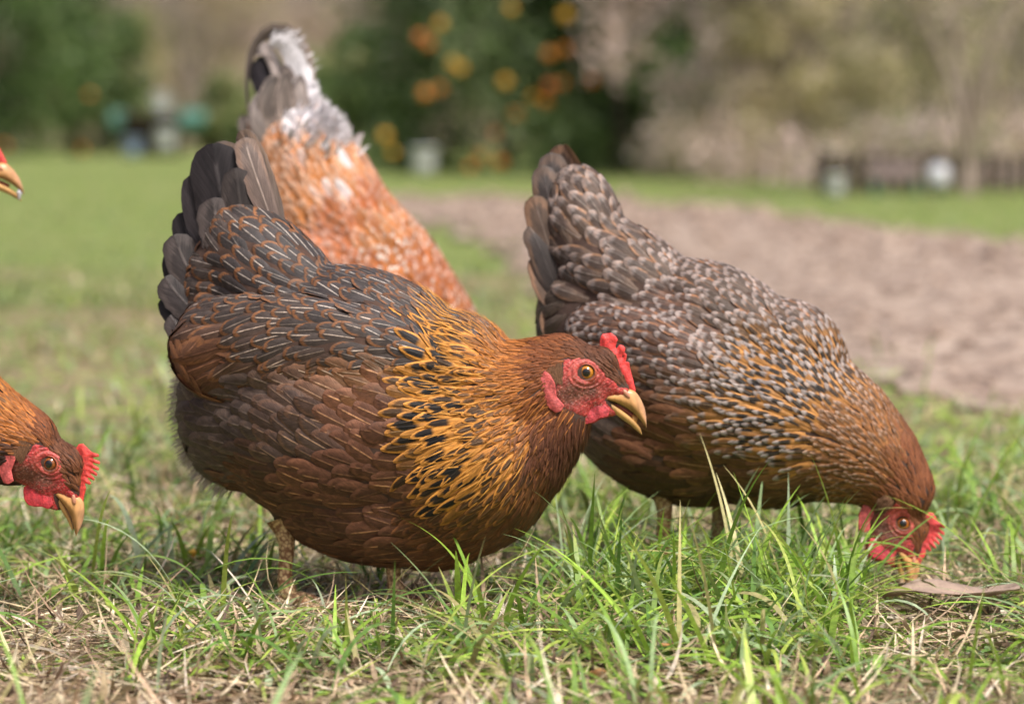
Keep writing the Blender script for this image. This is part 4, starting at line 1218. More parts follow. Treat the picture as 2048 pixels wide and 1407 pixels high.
px_ = np.array(PATH); x0, y0 = px_.min(0); x1, y1 = px_.max(0)
gx = np.arange(x0, x1, .06); gy = np.geomspace(y0, y1, 170); V = []; idd = {}; Fd = []
for i, x in enumerate(gx):
    for j, y in enumerate(gy):
        wx = x + .05 * math.sin(y * 5) * (y / 6); wy = y * (1 + .03 * math.sin(x * 9) + .02 * math.sin(x * 23))
        if DIRT_IN(wx, wy):
            idd[(i, j)] = len(V); e = min(1, dpoly(wx, wy, PATH) / .12)
            V.append((x, y, .0 + e * (.012 * math.sin(x * 21 + 2 * math.sin(y * 9)) * math.sin(y * 17) + .012 * random.random())))
for (i, j), a in idd.items():
    q = [idd.get((i + 1, j)), idd.get((i + 1, j + 1)), idd.get((i, j + 1))]
    if None not in q: Fd.append((a, *q))
tag(mesh_obj('dirt_path', V, Fd, dirtmat()), kind='structure')


nC = 5200; ii = rng.integers(0, len(V), nC); cen = np.array(V)[ii] + rng.normal(0, .02, (nC, 3)) * np.array([1, 1, 0])
octa = np.array([(1, 0, 0), (0, 1, 0), (-1, 0, 0), (0, -1, 0), (0, 0, 1), (0, 0, -1)], float); ofc = np.array([(0, 1, 4), (1, 2, 4), (2, 3, 4), (3, 0, 4), (1, 0, 5), (2, 1, 5), (3, 2, 5), (0, 3, 5)])
rC = (rng.gamma(1.6, .0045, nC) + .003) * np.clip(cen[:, 1] / 7, .8, 2.2)
CV = cen[:, None, :] + octa[None] * rC[:, None, None] * rng.uniform(.5, 1.3, (nC, 6, 1)) * np.array([1, 1, .7])
CF = (np.arange(nC)[:, None, None] * 6 + ofc[None]).reshape(-1, 3)
tag(mesh_obj('dirt_clods', CV.reshape(-1, 3), CF, dirtmat(), None, False), kind='stuff')


# ------------------------------------------------------------------ blades
def blades(name, base, h, w, az, lean, curl, col, seg, mat, twist=None, z0=None, label=None, tipc=None):
    """N blades: lean = angle from vertical at the foot, curl = extra bend to the tip"""
    N = len(h); t = np.linspace(0, 1, seg + 1)
    ang = lean[:, None] + curl[:, None] * t[None]
    dz = np.cos(ang); dr = np.sin(ang)
    st = h[:, None] / seg
    r_ = np.concatenate([np.zeros((N, 1)), np.cumsum((dr[:, :-1] + dr[:, 1:]) / 2 * st, 1)], 1)
    z_ = np.concatenate([np.zeros((N, 1)), np.cumsum((dz[:, :-1] + dz[:, 1:]) / 2 * st, 1)], 1)
    z_ = (z0 if z0 is not None else np.zeros(N))[:, None] + z_
    z_ = np.maximum(z_, 0.0015 + 0.006 * rng.random((N, 1)))
    cx, cy = np.cos(az)[:, None], np.sin(az)[:, None]
    X = base[:, 0, None] + r_ * cx; Y = base[:, 1, None] + r_ * cy
    tw = (twist if twist is not None else rng.normal(0, .5, N))[:, None] + rng.normal(0, .5, (N, 1)) * t[None]
    wp = np.minimum(1, (t[None] + .15) * 3) * (1 - t[None] ** 2.2) + .04
    hw = w[:, None] / 2 * wp
    sx = -cy * np.cos(tw) + cx * np.sin(tw) * .6; sy = cx * np.cos(tw) + cy * np.sin(tw) * .6; sz = np.sin(tw) * .5
    A = np.stack([X - sx * hw, Y - sy * hw, z_ - sz * hw], -1); B = np.stack([X + sx * hw, Y + sy * hw, z_ + sz * hw], -1)
    V = np.stack([A, B], 2).reshape(-1, 3)
    k = 2 * (seg + 1)
    q = np.arange(seg)[:, None] * 2 + np.array([0, 1, 3, 2])[None]
    Fc = (np.arange(N)[:, None, None] * k + q[None]).reshape(-1, 4)
    c2 = col[:, None, :] * np.ones((1, seg + 1, 1))
    if tipc is not None:
        m = (t[None, :, None] ** 3) * tipc[1][:, None, None]
        c2 = c2 * (1 - m) + np.array(tipc[0])[None, None] * m
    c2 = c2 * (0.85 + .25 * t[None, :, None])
    C = np.concatenate([np.repeat(c2, 2, axis=1).reshape(-1, 3), np.ones((N * k, 1))], 1)
    o = mesh_obj(name, V, Fc, mat, None, True, {'col': C})
    return tag(o, kind='stuff')


M_GRASS = vcol_mat('grass_blade', 0.42, 500, 0.2, 0.0003, var=.18, transl=0.28)
M_STRAW = vcol_mat('dry_straw', 0.75, 500, 0.3, 0.0003, var=.25, transl=0.1)
GREENS = np.array([(0.22, 0.37, 0.055), (0.32, 0.49, 0.065), (0.14, 0.26, 0.055), (0.31, 0.43, 0.19), (0.42, 0.52, 0.32), (0.42, 0.52, 0.10), (0.52, 0.46, 0.21)])
STRAWS = np.array([(0.56, 0.44, 0.27), (0.68, 0.56, 0.38), (0.42, 0.30, 0.19), (0.26, 0.17, 0.11), (0.60, 0.42, 0.28), (0.13, 0.085, 0.06), (0.72, 0.61, 0.48)])


def scatter(n, d0, d1, margin=1.25, power=1.0, left=0.0):
    D = d0 + (d1 - d0) * rng.random(n) ** power
    X = (rng.random(n) * 2 - 1) * (D * 1024 / F * margin + .05)
    return np.stack([X, D], 1)


def nf(p, s, ph=0):     # cheap smooth noise for density
    x, y = p[:, 0] * s, p[:, 1] * s
    return (np.sin(x * 1.7 + 1.3 * np.sin(y * 1.1 + ph)) + np.sin(y * 2.1 + 1.7 * np.sin(x * .9 + ph * 2)) + np.sin((x + y) * 3.1 + ph) * .6) / 2.6


def shade_short(base, h):
    """keep blades short below the birds so that none pierces a body"""
    for (hx, x0_, x1_, l0) in ((hen, 500, 1080, 150), (h2, 1150, 1700, 110), (rs, 600, 1000, 150), (h4, -700, 0, 180), (h5, -600, -200, 150)):
        rx, ry = hx.root.location.x, hx.root.location.y
        c, s = math.cos(-hx.yaw), math.sin(-hx.yaw)
        lx = (base[:, 0] - rx) * c - (base[:, 1] - ry) * s; ly = (base[:, 0] - rx) * s + (base[:, 1] - ry) * c
        px = lx / hx.k + hx.px0
        m = (px > x0_) & (px < x1_) & (np.abs(ly) < l0 * hx.k)
        h = np.where(m, np.minimum(h, .052 if hx is h2 else .032), h)
    # trodden gaps in front of the near hen's feet and round the big dry leaf
    pxs = 1024 + F * base[:, 0] / base[:, 1]
    m = ((((pxs > 545) & (pxs < 640)) | ((pxs > 765) & (pxs < 880))) & (base[:, 1] > 2.36) & (base[:, 1] < 2.75)) | ((pxs > 1770) & (pxs < 2010) & (base[:, 1] > 2.38) & (base[:, 1] < 2.80))
    h = np.where(m, np.minimum(h, .022), h)
    # cropped short round the pecking heads
    for (hx, hh, rad_) in ((h2, hd2, .085), (h4, hd4, .07)):
        q = rotmat(hx.yaw) @ hh.P(1550, 1000, 0) + hx.base
        m = ((base[:, 0] - q.x + .01) / (rad_ * 1.1)) ** 2 + ((base[:, 1] - (q.y - .20)) / .30) ** 2 < 1
        h = np.where(m, np.minimum(h, .012 + .010 * (base[:, 1] < q.y - .2)), h)
    return h


def dirtmask(b): return np.array([inpoly(x + random.gauss(0, .02 * y), y * (1 + random.gauss(0, .02)), PATH) for x, y in b])


# litter of dry grass lying on the soil
n = 26000; b = scatter(n, 1.75, 3.6, 1.2); dens = nf(b, 5, 1.0)
b = b[rng.random(n) < .72 + .35 * dens]; n = len(b)
ci = rng.choice(len(STRAWS), n, p=[.25, .18, .17, .12, .13, .07, .08])
blades('straw_litter', b, rng.gamma(3, .012, n) + .014, rng.uniform(.0011, .0042, n), rng.uniform(0, 2 * np.pi, n), rng.normal(1.45, .22, n), rng.normal(0, .5, n), STRAWS[ci] * rng.uniform(.6, 1.4, (n, 1)), 4, M_STRAW,
       twist=rng.normal(0, .9, n), z0=rng.random(n) * .016)
# crumbled leaf scraps
n = 8000; b = scatter(n, 1.8, 3.2, 1.2); ci = rng.choice(len(STRAWS), n)
blades('leaf_litter', b, rng.uniform(.008, .024, n), rng.uniform(.003, .009, n), rng.uniform(0, 2 * np.pi, n), rng.normal(1.3, .35, n), rng.normal(0, 1.1, n), STRAWS[ci] * rng.uniform(.6, 1.1, (n, 1)), 3, M_STRAW,
       twist=rng.normal(0, .8, n), z0=rng.random(n) * .012)


def green(name, n, d0, d1, hmu, hs, wd, seg, dryfrac, power=1.0, patch=(3.0, 0.0, .55), leanmu=.55, margin=1.25, bright=1.0, tufty=0, curlm=1.0):
    b = scatter(n, d0, d1, margin, power)
    if tufty:
        c = scatter(tufty, d0, d1, margin, power); i = rng.integers(0, tufty, n)
        m = rng.random(n) < .75; b = np.where(m[:, None], c[i] + rng.normal(0, .011, (n, 2)), b)
    dn_ = nf(b, patch[0], patch[1]); b = b[rng.random(n) < patch[2] + .5 * dn_]
    b = b[~dirtmask(b)] if d1 > 4.5 else b
    n = len(b)
    h = np.clip(rng.gamma(5, hmu / 5, n), .012, hs); h = shade_short(b, h)
    ci = rng.choice(len(GREENS), n, p=[.24, .22, .16, .14, .08, .12, .04]); col = GREENS[ci] * rng.uniform(.75, 1.2, (n, 1)) * bright
    col *= (1 + .28 * nf(b, .9 if d0 < 5 else .35, 2.2))[:, None]
    dry = rng.random(n) < dryfrac + (.30 * (nf(b, 1.1, 4.0) > .35) if d0 > 3 else 0); h = np.where(dry, np.minimum(h, .050), h); col[dry] = STRAWS[rng.choice(5, dry.sum())]
    w = rng.uniform(.6, 1.25, n) * wd
    return blades(name, b, h, w, rng.uniform(0, 2 * np.pi, n), np.abs(rng.normal(leanmu + .15, .4, n)), rng.gamma(3, curlm / 3, n), col, seg, M_GRASS, twist=rng.normal(0, .55, n), tipc=((.45, .36, .16), (rng.random(n) < .3) * .8))


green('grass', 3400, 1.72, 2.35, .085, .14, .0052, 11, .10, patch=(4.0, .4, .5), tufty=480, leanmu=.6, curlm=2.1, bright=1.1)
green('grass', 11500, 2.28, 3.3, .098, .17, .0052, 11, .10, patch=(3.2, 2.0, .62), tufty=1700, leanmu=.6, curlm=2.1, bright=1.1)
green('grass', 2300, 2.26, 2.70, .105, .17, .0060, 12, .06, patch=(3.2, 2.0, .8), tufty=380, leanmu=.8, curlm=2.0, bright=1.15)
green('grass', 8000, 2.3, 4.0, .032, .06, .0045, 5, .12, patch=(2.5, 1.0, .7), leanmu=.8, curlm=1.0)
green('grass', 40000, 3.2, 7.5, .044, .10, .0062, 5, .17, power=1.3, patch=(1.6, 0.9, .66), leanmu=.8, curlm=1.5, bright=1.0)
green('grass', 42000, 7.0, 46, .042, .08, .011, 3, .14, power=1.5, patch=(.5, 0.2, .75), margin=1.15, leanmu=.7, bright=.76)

# a floppy clump belt in front of the pecking hen's belly
nb = 1500; D_ = rng.uniform(2.5, 2.72, nb); bx = (rng.uniform(1130, 1730, nb) - 1024) / F * D_; bb_ = np.stack([bx, D_], 1)
ci = rng.choice(len(GREENS), nb, p=[.24, .22, .16, .14, .08, .12, .04])
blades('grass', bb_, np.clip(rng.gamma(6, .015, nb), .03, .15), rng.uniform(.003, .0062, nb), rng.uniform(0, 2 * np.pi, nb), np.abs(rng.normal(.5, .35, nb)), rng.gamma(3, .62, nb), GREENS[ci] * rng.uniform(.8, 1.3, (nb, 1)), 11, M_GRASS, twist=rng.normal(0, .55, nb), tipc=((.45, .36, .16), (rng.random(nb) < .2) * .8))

# pale dry leaf near the pecking hen, small ones elsewhere
def dry_leaf(name, px, py, L, Wd, az, col, label, curl=.25):
    x, y = Gp(px, py); V = []; Fc = []; n, m = 16, 9
    for i in range(n + 1):
        t = i / n; w = Wd / 2 * math.sin(math.pi * (t * .93 + .05)) ** .7
        for j in range(m + 1):
            u = j / m * 2 - 1
            lx = (t - .5) * L; ly = u * w * (1 + .08 * math.sin(t * 31 + u * 3)); lz = .019 + curl * L * (.25 * u * u * (w / Wd) * 2 + .16 * math.sin(t * 7) + .08 * math.sin(u * 5 + t * 9)) + .01 * t
            V.append((lx * math.cos(az) - ly * math.sin(az), lx * math.sin(az) + ly * math.cos(az), lz))
    for i in range(n):
        for j in range(m): Fc.append((i * (m + 1) + j, i * (m + 1) + j + 1, (i + 1) * (m + 1) + j + 1, (i + 1) * (m + 1) + j))
    mt = simple(name, col, tuple(c * .75 for c in col), 60, .8, .5, .002)
    o = mesh_obj(name, V, Fc, mt); o.location = (x, y, 0.0)
    s = o.modifiers.new('t', 'SOLIDIFY'); s.thickness = .0005
    return tag(o, label, 'leaf')


dry_leaf('fallen_leaf', 1905, 1240, .12, .06, -.22, (0.42, 0.30, 0.235), 'big pinkish brown dry leaf lying under the pecking hen', .17)
dry_leaf('fallen_leaf', 1835, 1222, .045, .020, -.9, (0.48, 0.36, 0.31), 'narrow curled dry leaf standing just below the pecking beak', .2)
dry_leaf('fallen_leaf', 1960, 1330, .06, .016, -1.0, (0.38, 0.28, 0.19), 'thin brown rolled leaf at the lower corner of the grass', .2)
corn = simple('corn', (0.75, 0.45, 0.05), (0.65, 0.34, 0.04), 100, .4)
x, y = Gp(386, 1152); crumb_obj('corn_kernel', (x, y, .022), .0042, corn, 'yellow corn kernel on the straw behind the laced hen', 'feed', stretch=(1, .7, 1), seed=1)
for i, (px, py, lb) in enumerate([(1340, 1335, 'orange ridged pellet lying across straw in front of the hens'), (1835, 1375, 'orange ridged pellet at the bottom edge under the pecking hen'), (1195, 1390, 'tan ridged pellet at the bottom edge below the laced hen')]):
    x, y = Gp(px, py); o = crumb_obj('feed_pellet', (x, y, .017), .0032, crumb, lb, 'feed', stretch=(2.6, 1, 1), seed=i); o.rotation_euler = (0, .2, .6 + i)

# ================================================================== BACKGROUND
M_LEAF = vcol_mat('leaf', 0.5, 60, 0, 0, var=.2, transl=0.25)
M_BARK = simple('bark', (0.34, 0.28, 0.24), (0.24, 0.19, 0.16), 12, .9, .8, .02)
M_BARK2 = simple('pale_bark', (0.42, 0.33, 0.28), (0.30, 0.23, 0.2), 9, .9, .8, .02)
M_DARKBARK = simple('dark_bark', (0.09, 0.07, 0.055), (0.05, 0.04, 0.03), 12, .9, .8, .02)
M_TWIG = simple('twig', (0.42, 0.35, 0.33), (0.28, 0.23, 0.22), 9, .9, .3, .01)


def limb(V, Fc, a, b, r0, r1, wob=.04, n=5, m=7):
    base = len(V); a, b = Vector(a), Vector(b); L = (b - a).length
    for i in range(n + 1):
        t = i / n; p = a.lerp(b, t) + Vector((random.uniform(-1, 1), random.uniform(-1, 1), 0)) * wob * L * (1 if 0 < i < n else 0)
        d = (b - a).normalized(); s_ = d.orthogonal().normalized(); u_ = d.cross(s_); r_ = r0 + (r1 - r0) * t
        for j in range(m):
            q = 2 * math.pi * j / m; V.append(tuple(p + s_ * math.cos(q) * r_ + u_ * math.sin(q) * r_))
    for i in range(n):
        for j in range(m): Fc.append((base + i * m + j, base + i * m + (j + 1) % m, base + (i + 1) * m + (j + 1) % m, base + (i + 1) * m + j))


def leaves(center_list, n, size, cols, spread):
    """n leaf blades gathered round clump centres (x, y, z, radius)"""
    cl = np.array(center_list); w = cl[:, 3] ** 2; i = rng.choice(len(cl), n, p=w / w.sum())
    d = rng.normal(0, 1, (n, 3)); d /= np.linalg.norm(d, axis=1)[:, None]; rad = cl[i, 3] * (rng.random(n) ** .5) * spread
    C = cl[i, :3] + d * rad[:, None]; C[:, 2] = np.maximum(C[:, 2], .03)
    a = rng.normal(0, 1, (n, 3)); a /= np.linalg.norm(a, axis=1)[:, None]; bq = np.cross(a, rng.normal(0, 1, (n, 3))); bq /= np.linalg.norm(bq, axis=1)[:, None]
    s_ = size * rng.uniform(.6, 1.3, (n, 1))
    V = np.stack([C - a * s_, C + bq * s_ * .38, C + a * s_, C - bq * s_ * .38], 1).reshape(-1, 3); Fq = np.arange(n * 4).reshape(n, 4)
    cc = np.array(cols); ct = rng.integers(0, len(cc), len(cl)); cidx = np.where(rng.random(n) < .7, ct[i], rng.integers(0, len(cc), n))
    col = cc[cidx] * rng.uniform(.7, 1.3, (n, 1)); C4 = np.repeat(np.concatenate([col, np.ones((n, 1))], 1), 4, 0)
    return V, Fq, C4


def tree(name, px, D, h, rad, low, nleaf, size, cols, label, cat='tree', bark=None, trunk_r=.08, nclump=26, twigs=0, group=None, fork=0, oranges=None, wide=1.0):
    x, y, _ = P(px, 400, D); root = empty(name, (x, y, 0), label=label, cat=cat, group=group)
    V = []; Fc = []; tops = []; segs = []
    fz = .24 if fork else h * .3
    limb(V, Fc, (0, 0, -.05), (0, 0, fz), trunk_r, trunk_r * .75, .03)
    nb = fork or 6
    for i in range(nb):
        a = 2 * math.pi * (i + random.random() * .5) / nb; r_ = rad * random.uniform(.4, .75) * (1.25 if fork else 1); e = (math.cos(a) * r_, math.sin(a) * r_, h * random.uniform(.55, .9))
        s0 = (0, 0, fz * random.uniform(.75, 1)) ; limb(V, Fc, s0, e, trunk_r * .6, trunk_r * .2, .05); tops.append(e); segs.append((s0, e))
        for k in range(3):
            e2 = tuple(e[q] + random.uniform(-1, 1) * rad * .35 for q in range(3)); m_ = tuple(s0[q] + (e[q] - s0[q]) * random.uniform(.4, .9) for q in range(3)); limb(V, Fc, m_, e2, trunk_r * .2, trunk_r * .06, .05, 4, 5); segs.append((m_, e2))
    for k in range(twigs):
        a_, b_ = random.choice(segs); t = random.uniform(.1, 1); e = tuple(a_[q] + (b_[q] - a_[q]) * t for q in range(3))
        e2 = (e[0] + random.uniform(-.8, .8), e[1] + random.uniform(-.8, .8), max(.2, e[2] + random.uniform(-.6, .9))); limb(V, Fc, e, e2, .014, .004, .06, 3, 4)
        if len(segs) < 120: segs.append((e, e2))
    mesh_obj('trunk', V, Fc, bark or M_BARK, root)
    if nleaf:
        cl = []
        for _ in range(nclump):
            a = random.uniform(0, 2 * math.pi); zz = random.random(); z = low + (h - low) * zz; rr = rad * math.sqrt(max(.08, 1 - (zz * 1.15 - .45) ** 2 * 1.2)) * random.uniform(.45, .92)
            cl.append((math.cos(a) * rr * wide, math.sin(a) * rr, z, rad * random.uniform(.22, .42) * (1.3 if cols[0] == DKG[0] else 1)))
        v, f, c = leaves(cl, nleaf, size, cols, 1.0)
        mesh_obj('crown', v, f, M_LEAF, root, False, {'col': c})
    for (opx, opy, c_) in oranges or []:
        p = P(opx, opy, D - rad * random.uniform(.88, 1.02))
        bm = bmesh.new(); bmesh.ops.create_icosphere(bm, subdivisions=3, radius=random.uniform(.040, .062)); me = bpy.data.meshes.new('orange'); bm.to_mesh(me); bm.free()
        for q in me.polygons: q.use_smooth = True
        me.materials.append(M_OR[c_]); o = bpy.data.objects.new('orange', me); COL.objects.link(o); o.parent = root; o.location = p - root.location
    return root


M_OR = [simple('orange_peel', (0.66, 0.22, 0.02), (0.55, 0.18, 0.02), 30, .45, .2, .001), simple('orange_peel_yellow', (0.68, 0.35, 0.03), (0.6, 0.3, 0.02), 30, .45, .2, .001), simple('orange_peel_red', (0.6, 0.14, 0.03), (0.5, 0.11, 0.02), 30, .45, .2, .001)]
DKG = [(0.064, 0.11, 0.033), (0.097, 0.168, 0.046), (0.16, 0.245, 0.074), (0.036, 0.065, 0.022), (0.213, 0.284, 0.128)]
MDG = [(0.146, 0.21, 0.064), (0.221, 0.277, 0.096), (0.103, 0.155, 0.048), (0.294, 0.299, 0.127)]
OLV = [(0.513, 0.454, 0.227), (0.616, 0.536, 0.318), (0.41, 0.374, 0.203), (0.58, 0.47, 0.408)]
TAN = [(0.507, 0.373, 0.316), (0.607, 0.464, 0.409), (0.406, 0.309, 0.223), (0.677, 0.526, 0.522)]
ORG = [(840, 75, 2), (858, 90, 0), (880, 50, 1), (905, 128, 1), (920, 138, 1), (850, 188, 0), (880, 178, 0), (1020, 20, 1), (1130, 32, 1), (1098, 110, 0), (1130, 100, 0), (1185, 163, 2), (1235, 62, 1), (1010, 165, 1), (1065, 195, 1), (1100, 172, 2), (1090, 205, 0),
       (1125, 168, 0), (990, 268, 2), (1030, 230, 0), (770, 272, 1), (786, 306, 1), (960, 315, 0), (1285, 105, 0), (1000, 325, 0), (940, 335, 0)]
tree('orange_tree', 1010, 30.5, 4.2, 1.6, .12, 32000, .055, DKG, 'dark green citrus tree dotted with oranges beyond the dirt path', 'tree', bark=M_DARKBARK, trunk_r=.09, nclump=70, oranges=ORG)
tree('citrus_tree', 1240, 29.5, 3.6, .92, .12, 17000, .055, DKG[:4], 'dark round tree with few oranges at the right side of the citrus tree', 'tree', bark=M_DARKBARK, nclump=44)
tree('citrus_tree', 20, 50, 5.0, 2.0, .2, 20000, .075, DKG[:4], 'dark evergreen tree at the far left edge of the lawn', 'tree', nclump=50, oranges=[(180, 190, 0), (165, 300, 0), (10, 292, 0)])
tree('shrub', 205, 53, 2.6, 1.0, .1, 8000, .07, MDG, 'mid green leafy shrub beside the dark evergreen at the left', 'shrub', nclump=30)
tree('shrub', 450, 56, 1.4, .8, .05, 7000, .07, MDG, 'low green shrub at the right of the teal awning', 'shrub', nclump=24)
tree('shrub', 745, 36, 1.5, .75, .05, 9000, .055, MDG + DKG[:2], 'green bush filling the space between the orange bird and the citrus tree', 'shrub', nclump=26)
tree('shrub', 600, 50, 1.7, 1.1, .1, 6000, .07, MDG, 'low loose green shrub behind the arched white tail', 'shrub', nclump=26)
tree('olive_tree', 1590, 25.5, 2.6, .80, .30, 15000, .038, OLV, 'olive coloured bushy tree to the right of the citrus trees', 'tree', nclump=44, trunk_r=.09, twigs=60)
tree('bare_tree', 1935, 20.0, 3.8, 1.1, .75, 5200, .034, OLV + TAN, 'pale forked tree with thin foliage at the right edge', 'tree', bark=M_BARK2, trunk_r=.062, fork=4, nclump=40, twigs=160)
tree('bare_tree', 1420, 27, 4.0, 1.2, .5, 5000, .05, TAN, 'greyish leafless tree between the citrus and the olive tree', 'tree', bark=M_TWIG, trunk_r=.08, twigs=260, nclump=30)
bw = 'bare brown trees at the edge of the wood'
for i, (px, D, h, rad, cs, lb) in enumerate([(380, 62, 5, 2.0, OLV + TAN, 'hazy olive brown tree above the garden stand'), (560, 66, 5.5, 2.2, TAN + OLV[:2], 'brown twiggy tree behind the white arched tail'), (740, 60, 5.2, 2.0, TAN, 'brown bare tree just left of the citrus tree'),
                                           (1330, 58, 5, 1.9, TAN + OLV[:1], 'mauve brown bare tree right of the citrus tree top'), (1500, 52, 5, 2.0, OLV + TAN, 'olive and tan tree above the bushy olive tree'), (1720, 50, 5, 2.0, TAN + OLV, 'tan tree behind the white marker discs'), (1860, 46, 5, 2, OLV + TAN + DKG[1:2], 'greenish brown tree behind the forked trunk'), (2040, 44, 5, 1.8, OLV + TAN, 'yellowish brown tree in the upper right corner'), (200, 66, 5.5, 2.2, OLV + TAN + MDG, 'pale olive tree rising behind the dark evergreen')]):
    tree('woodland_tree', px, D, h, rad, .3, 9000, .07, cs, lb, 'tree', bark=M_TWIG, nclump=44, twigs=220, group=bw)
# low scrub that closes the lawn off on the right
cl = [(x_, 21.5 + 7 * random.random() + max(0, 3 - x_) * 1.6, random.uniform(.05, .40), random.uniform(.16, .34)) for x_ in [random.uniform(1.2, 7) for _ in range(260)]]
v, f, c = leaves(cl, 26000, .036, OLV + TAN + TAN + MDG[:1], 1.0)
tag(mesh_obj('undergrowth', v, f, M_LEAF, None, False, {'col': c}), kind='stuff')
# the wood behind, one mass
cl = [(random.uniform(-30, 34), random.uniform(70, 84), random.uniform(.2, 9), random.uniform(.9, 2.0)) for _ in range(900)]
v, f, c = leaves(cl, 110000, .14, OLV + TAN + TAN + [(0.12, 0.12, 0.07), (0.17, 0.13, 0.115)], 1.0)
tag(mesh_obj('far_wood', v, f, M_LEAF, None, False, {'col': c}), kind='stuff')
# a rise of ground under the wood
n = 40; V = []; Fc = []
for i in range(n + 1):
    for j in range(12):
        x = -90 + 180 * i / n; y = 84 + j * 7; V.append((x, y, -.3 + (j / 11) ** .8 * 16 + math.sin(i * .9) * .3 * j / 3))
for i in range(n):
    for j in range(11): Fc.append((i * 12 + j, (i + 1) * 12 + j, (i + 1) * 12 + j + 1, i * 12 + j + 1))
tag(mesh_obj('hillside', V, Fc, simple('hill_ground', (0.26, 0.22, 0.13), (0.15, 0.14, 0.07), .8, .95, .5, .1)), kind='structure')


# ------------------------------------------------------------------ small built things far off
def box(bm, c, s, rz=0, rx=0):
    m = Matrix.Translation(c) @ Matrix.Rotation(rz, 4, 'Z') @ Matrix.Rotation(rx, 4, 'X') @ Matrix.Diagonal((*s, 1)); r = bmesh.ops.create_cube(bm, size=1, matrix=m); return r


def bmobj(name, bm, mat, parent=None, bevel=0.004):
    if bevel: bmesh.ops.bevel(bm, geom=list(bm.edges), offset=bevel, segments=2, affect='EDGES')
    me = bpy.data.meshes.new(name); bm.to_mesh(me); bm.free(); me.materials.append(mat); o = bpy.data.objects.new(name, me); COL.objects.link(o); o.parent = parent; return o


def lathe(name, prof, mat, parent=None, m=24):
    V = []; Fc = []
    for r_, z in prof:
        for j in range(m): V.append((r_ * math.cos(2 * math.pi * j / m), r_ * math.sin(2 * math.pi * j / m), z))
    for i in range(len(prof) - 1):
        for j in range(m): Fc.append((i * m + j, i * m + (j + 1) % m, (i + 1) * m + (j + 1) % m, (i + 1) * m + j))
    return mesh_obj(name, V, Fc, mat, parent)


WOOD = simple('weathered_wood', (0.12, 0.085, 0.07), (0.07, 0.05, 0.04), 15, .85, .4, .003)
WHITE = simple('white_plastic', (0.62, 0.62, 0.67), (0.54, 0.54, 0.6), 8, .4, .1, .001)
BLUE = simple('blue_plastic', (0.25, 0.33, 0.52), (0.22, 0.29, 0.46), 8, .4, .1, .001)
TEAL = simple('teal_tarp', (0.09, 0.22, 0.17), (0.07, 0.17, 0.13), 8, .5, .3, .01)
PINKW = simple('faded_boards', (0.30, 0.235, 0.215), (0.22, 0.17, 0.155), 15, .85, .3, .003)


def bucket(name, px, D, z, r, h, label, mat=WHITE):
    x, y, _ = P(px, 400, D); root = empty(name, (x, y, z), label=label, cat='bucket')
    lathe('pail', [(0.001, .0), (r * .82, 0), (r * .9, h * .5), (r, h), (r * 1.05, h), (r * 1.05, h * .96), (r * .96, h * .96), (r * .8, .02), (.001, .02)], mat, root)
    lathe('lid', [(0.001, h * 1.03), (r * 1.0, h * 1.03), (r * 1.07, h * 1.01), (r * 1.07, h * .97)], mat, root)
    return root


bucket('white_bucket', 848, 27.5, 0, .12, .26, 'pale grey bucket on the lawn at the foot of the citrus tree')
bucket('white_bucket', 1670, 18.8, 0.0, .066, .145, 'small white tub on the lawn beyond the path')
x, y, _ = P(1876, 400, 19.2)
pr = empty('marker_post', (x, y, 0), label='white round marker on a short green post by the pale forked tree', cat='marker')
lathe('post', [(.001, 0), (.014, 0), (.014, .14), (.001, .14)], TEAL, pr)
lathe('marker_drum', [(.001, .06), (.055, .06), (.068, .09), (.07, .16), (.058, .20), (.001, .21)], WHITE, pr)
# garden stand with teal awnings
D = 47; s = D / F
x, y, _ = P(300, 310, D); st = empty('garden_stand', (x, y, 0), label='dark wooden garden stand with teal awning on the far lawn', cat='stand')
for dx in (-.42, .02, .45):
    bm = bmesh.new(); box(bm, (dx, 0, .32), (.07, .07, .64)); bmobj('post', bm, WOOD, st)
bm = bmesh.new(); box(bm, (0, .02, .66), (1.0, .5, .05)); bmobj('top_board', bm, WOOD, st)
bm = bmesh.new(); box(bm, (-.02, .25, .33), (.96, .03, .62)); bmobj('back_panel', bm, WOOD, st)
for dx, w_ in ((-.50, .22), (.66, .42)):
    bm = bmesh.new(); box(bm, (dx, -.05, .60), (w_, .5, .16), 0, .35); bmobj('awning', bm, TEAL, st, .03)
bucket('white_bucket', 325, 46.6, .69, .15, .3, 'white bucket standing on top of the garden stand')
bucket('white_bucket', 332, 46.4, 0.1, .16, .36, 'white bucket hanging at the front of the garden stand')
bucket('blue_barrel', 266, 46.4, 0, .15, .30, 'blue barrel on the lawn under the garden stand', BLUE)
x, y, _ = P(272, 165, 55); sg = empty('signboard', (x, y, 0), label='pale blue board on two posts above the garden stand', cat='signboard')
bm = bmesh.new(); box(bm, (0, 0, 1.36), (.42, .03, .34)); bmobj('board', bm, simple('pale_blue', (0.50, 0.56, 0.68), (0.42, 0.48, 0.6), 9, .6), sg)
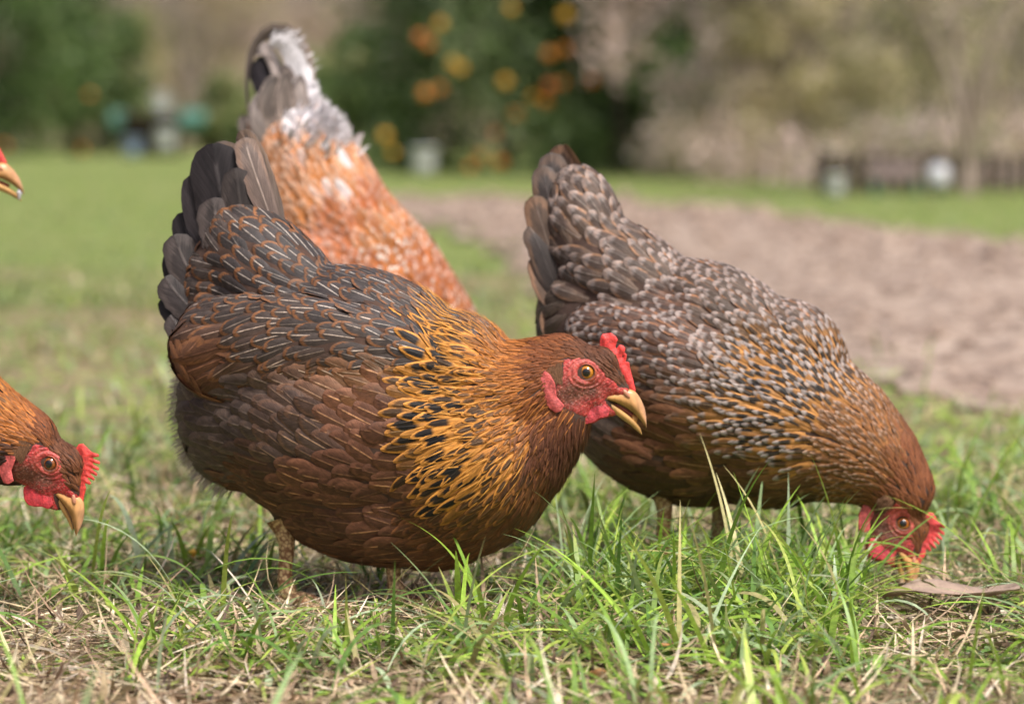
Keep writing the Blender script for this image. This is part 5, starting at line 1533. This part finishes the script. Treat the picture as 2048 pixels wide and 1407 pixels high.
for dx in (-.2, .2):
    bm = bmesh.new(); box(bm, (dx, .04, .75), (.05, .05, 1.5)); bmobj('post', bm, WOOD, sg)
# fence and bench on the right
x0, x1 = P(1640, 380, 20.6).x, P(2400, 380, 20.6).x
fe = empty('fence', (x0, 20.6, 0), label='dark weathered plank fence running behind the forked tree', cat='fence')
nn = int((x1 - x0) / .10)
bm = bmesh.new()
for i in range(nn): box(bm, (i * .10 + .05, 0, .13 + .012 * math.sin(i * 2.3)), (.075, .015, .26))
bmobj('planks', bm, WOOD, fe, 0)
for i in range(0, nn, 8):
    bm = bmesh.new(); box(bm, (i * .10, .035, .155), (.05, .04, .31)); bmobj('post', bm, WOOD, fe)
x, y, _ = P(1790, 380, 19.6); be = empty('bench', (x, y, 0), .1, label='faded pinkish bench in front of the plank fence', cat='bench')
bm = bmesh.new(); box(bm, (0, 0, .115), (.34, .12, .02)); bmobj('seat', bm, PINKW, be)
bm = bmesh.new(); box(bm, (0, .068, .17), (.34, .015, .09)); bmobj('backrest', bm, PINKW, be)
for dx in (-.14, .14):
    for dy in (-.045, .045):
        bm = bmesh.new(); box(bm, (dx, dy, .0525), (.022, .022, .105)); bmobj('leg', bm, TEAL, be)
for (px, py, D, w_, h_, a, lb) in [(772, 105, 44, .34, .40, .6, 'pale grey cloth scrap hanging in the branches left of the citrus tree'), (706, 150, 46, .28, .26, .3, 'small pale cloth scrap low in the branches behind the white tail')]:
    p = P(px, py, D); V = []; Fc = []; m = 8
    for i in range(m + 1):
        for j in range(m + 1):
            u, v_ = i / m - .5, j / m - .5; V.append((u * w_ * (1 - .3 * v_) + v_ * a * .3, .04 * math.sin(u * 9) * (1 - v_), v_ * h_))
    for i in range(m):
        for j in range(m): Fc.append((i * (m + 1) + j, (i + 1) * (m + 1) + j, (i + 1) * (m + 1) + j + 1, i * (m + 1) + j + 1))
    o = mesh_obj('cloth_scrap', V, Fc, simple('cloth', (0.52, 0.50, 0.53), (0.44, 0.42, 0.45), 9, .8)); o.location = p; so = o.modifiers.new('t', 'SOLIDIFY'); so.thickness = .004; tag(o, lb, 'cloth')
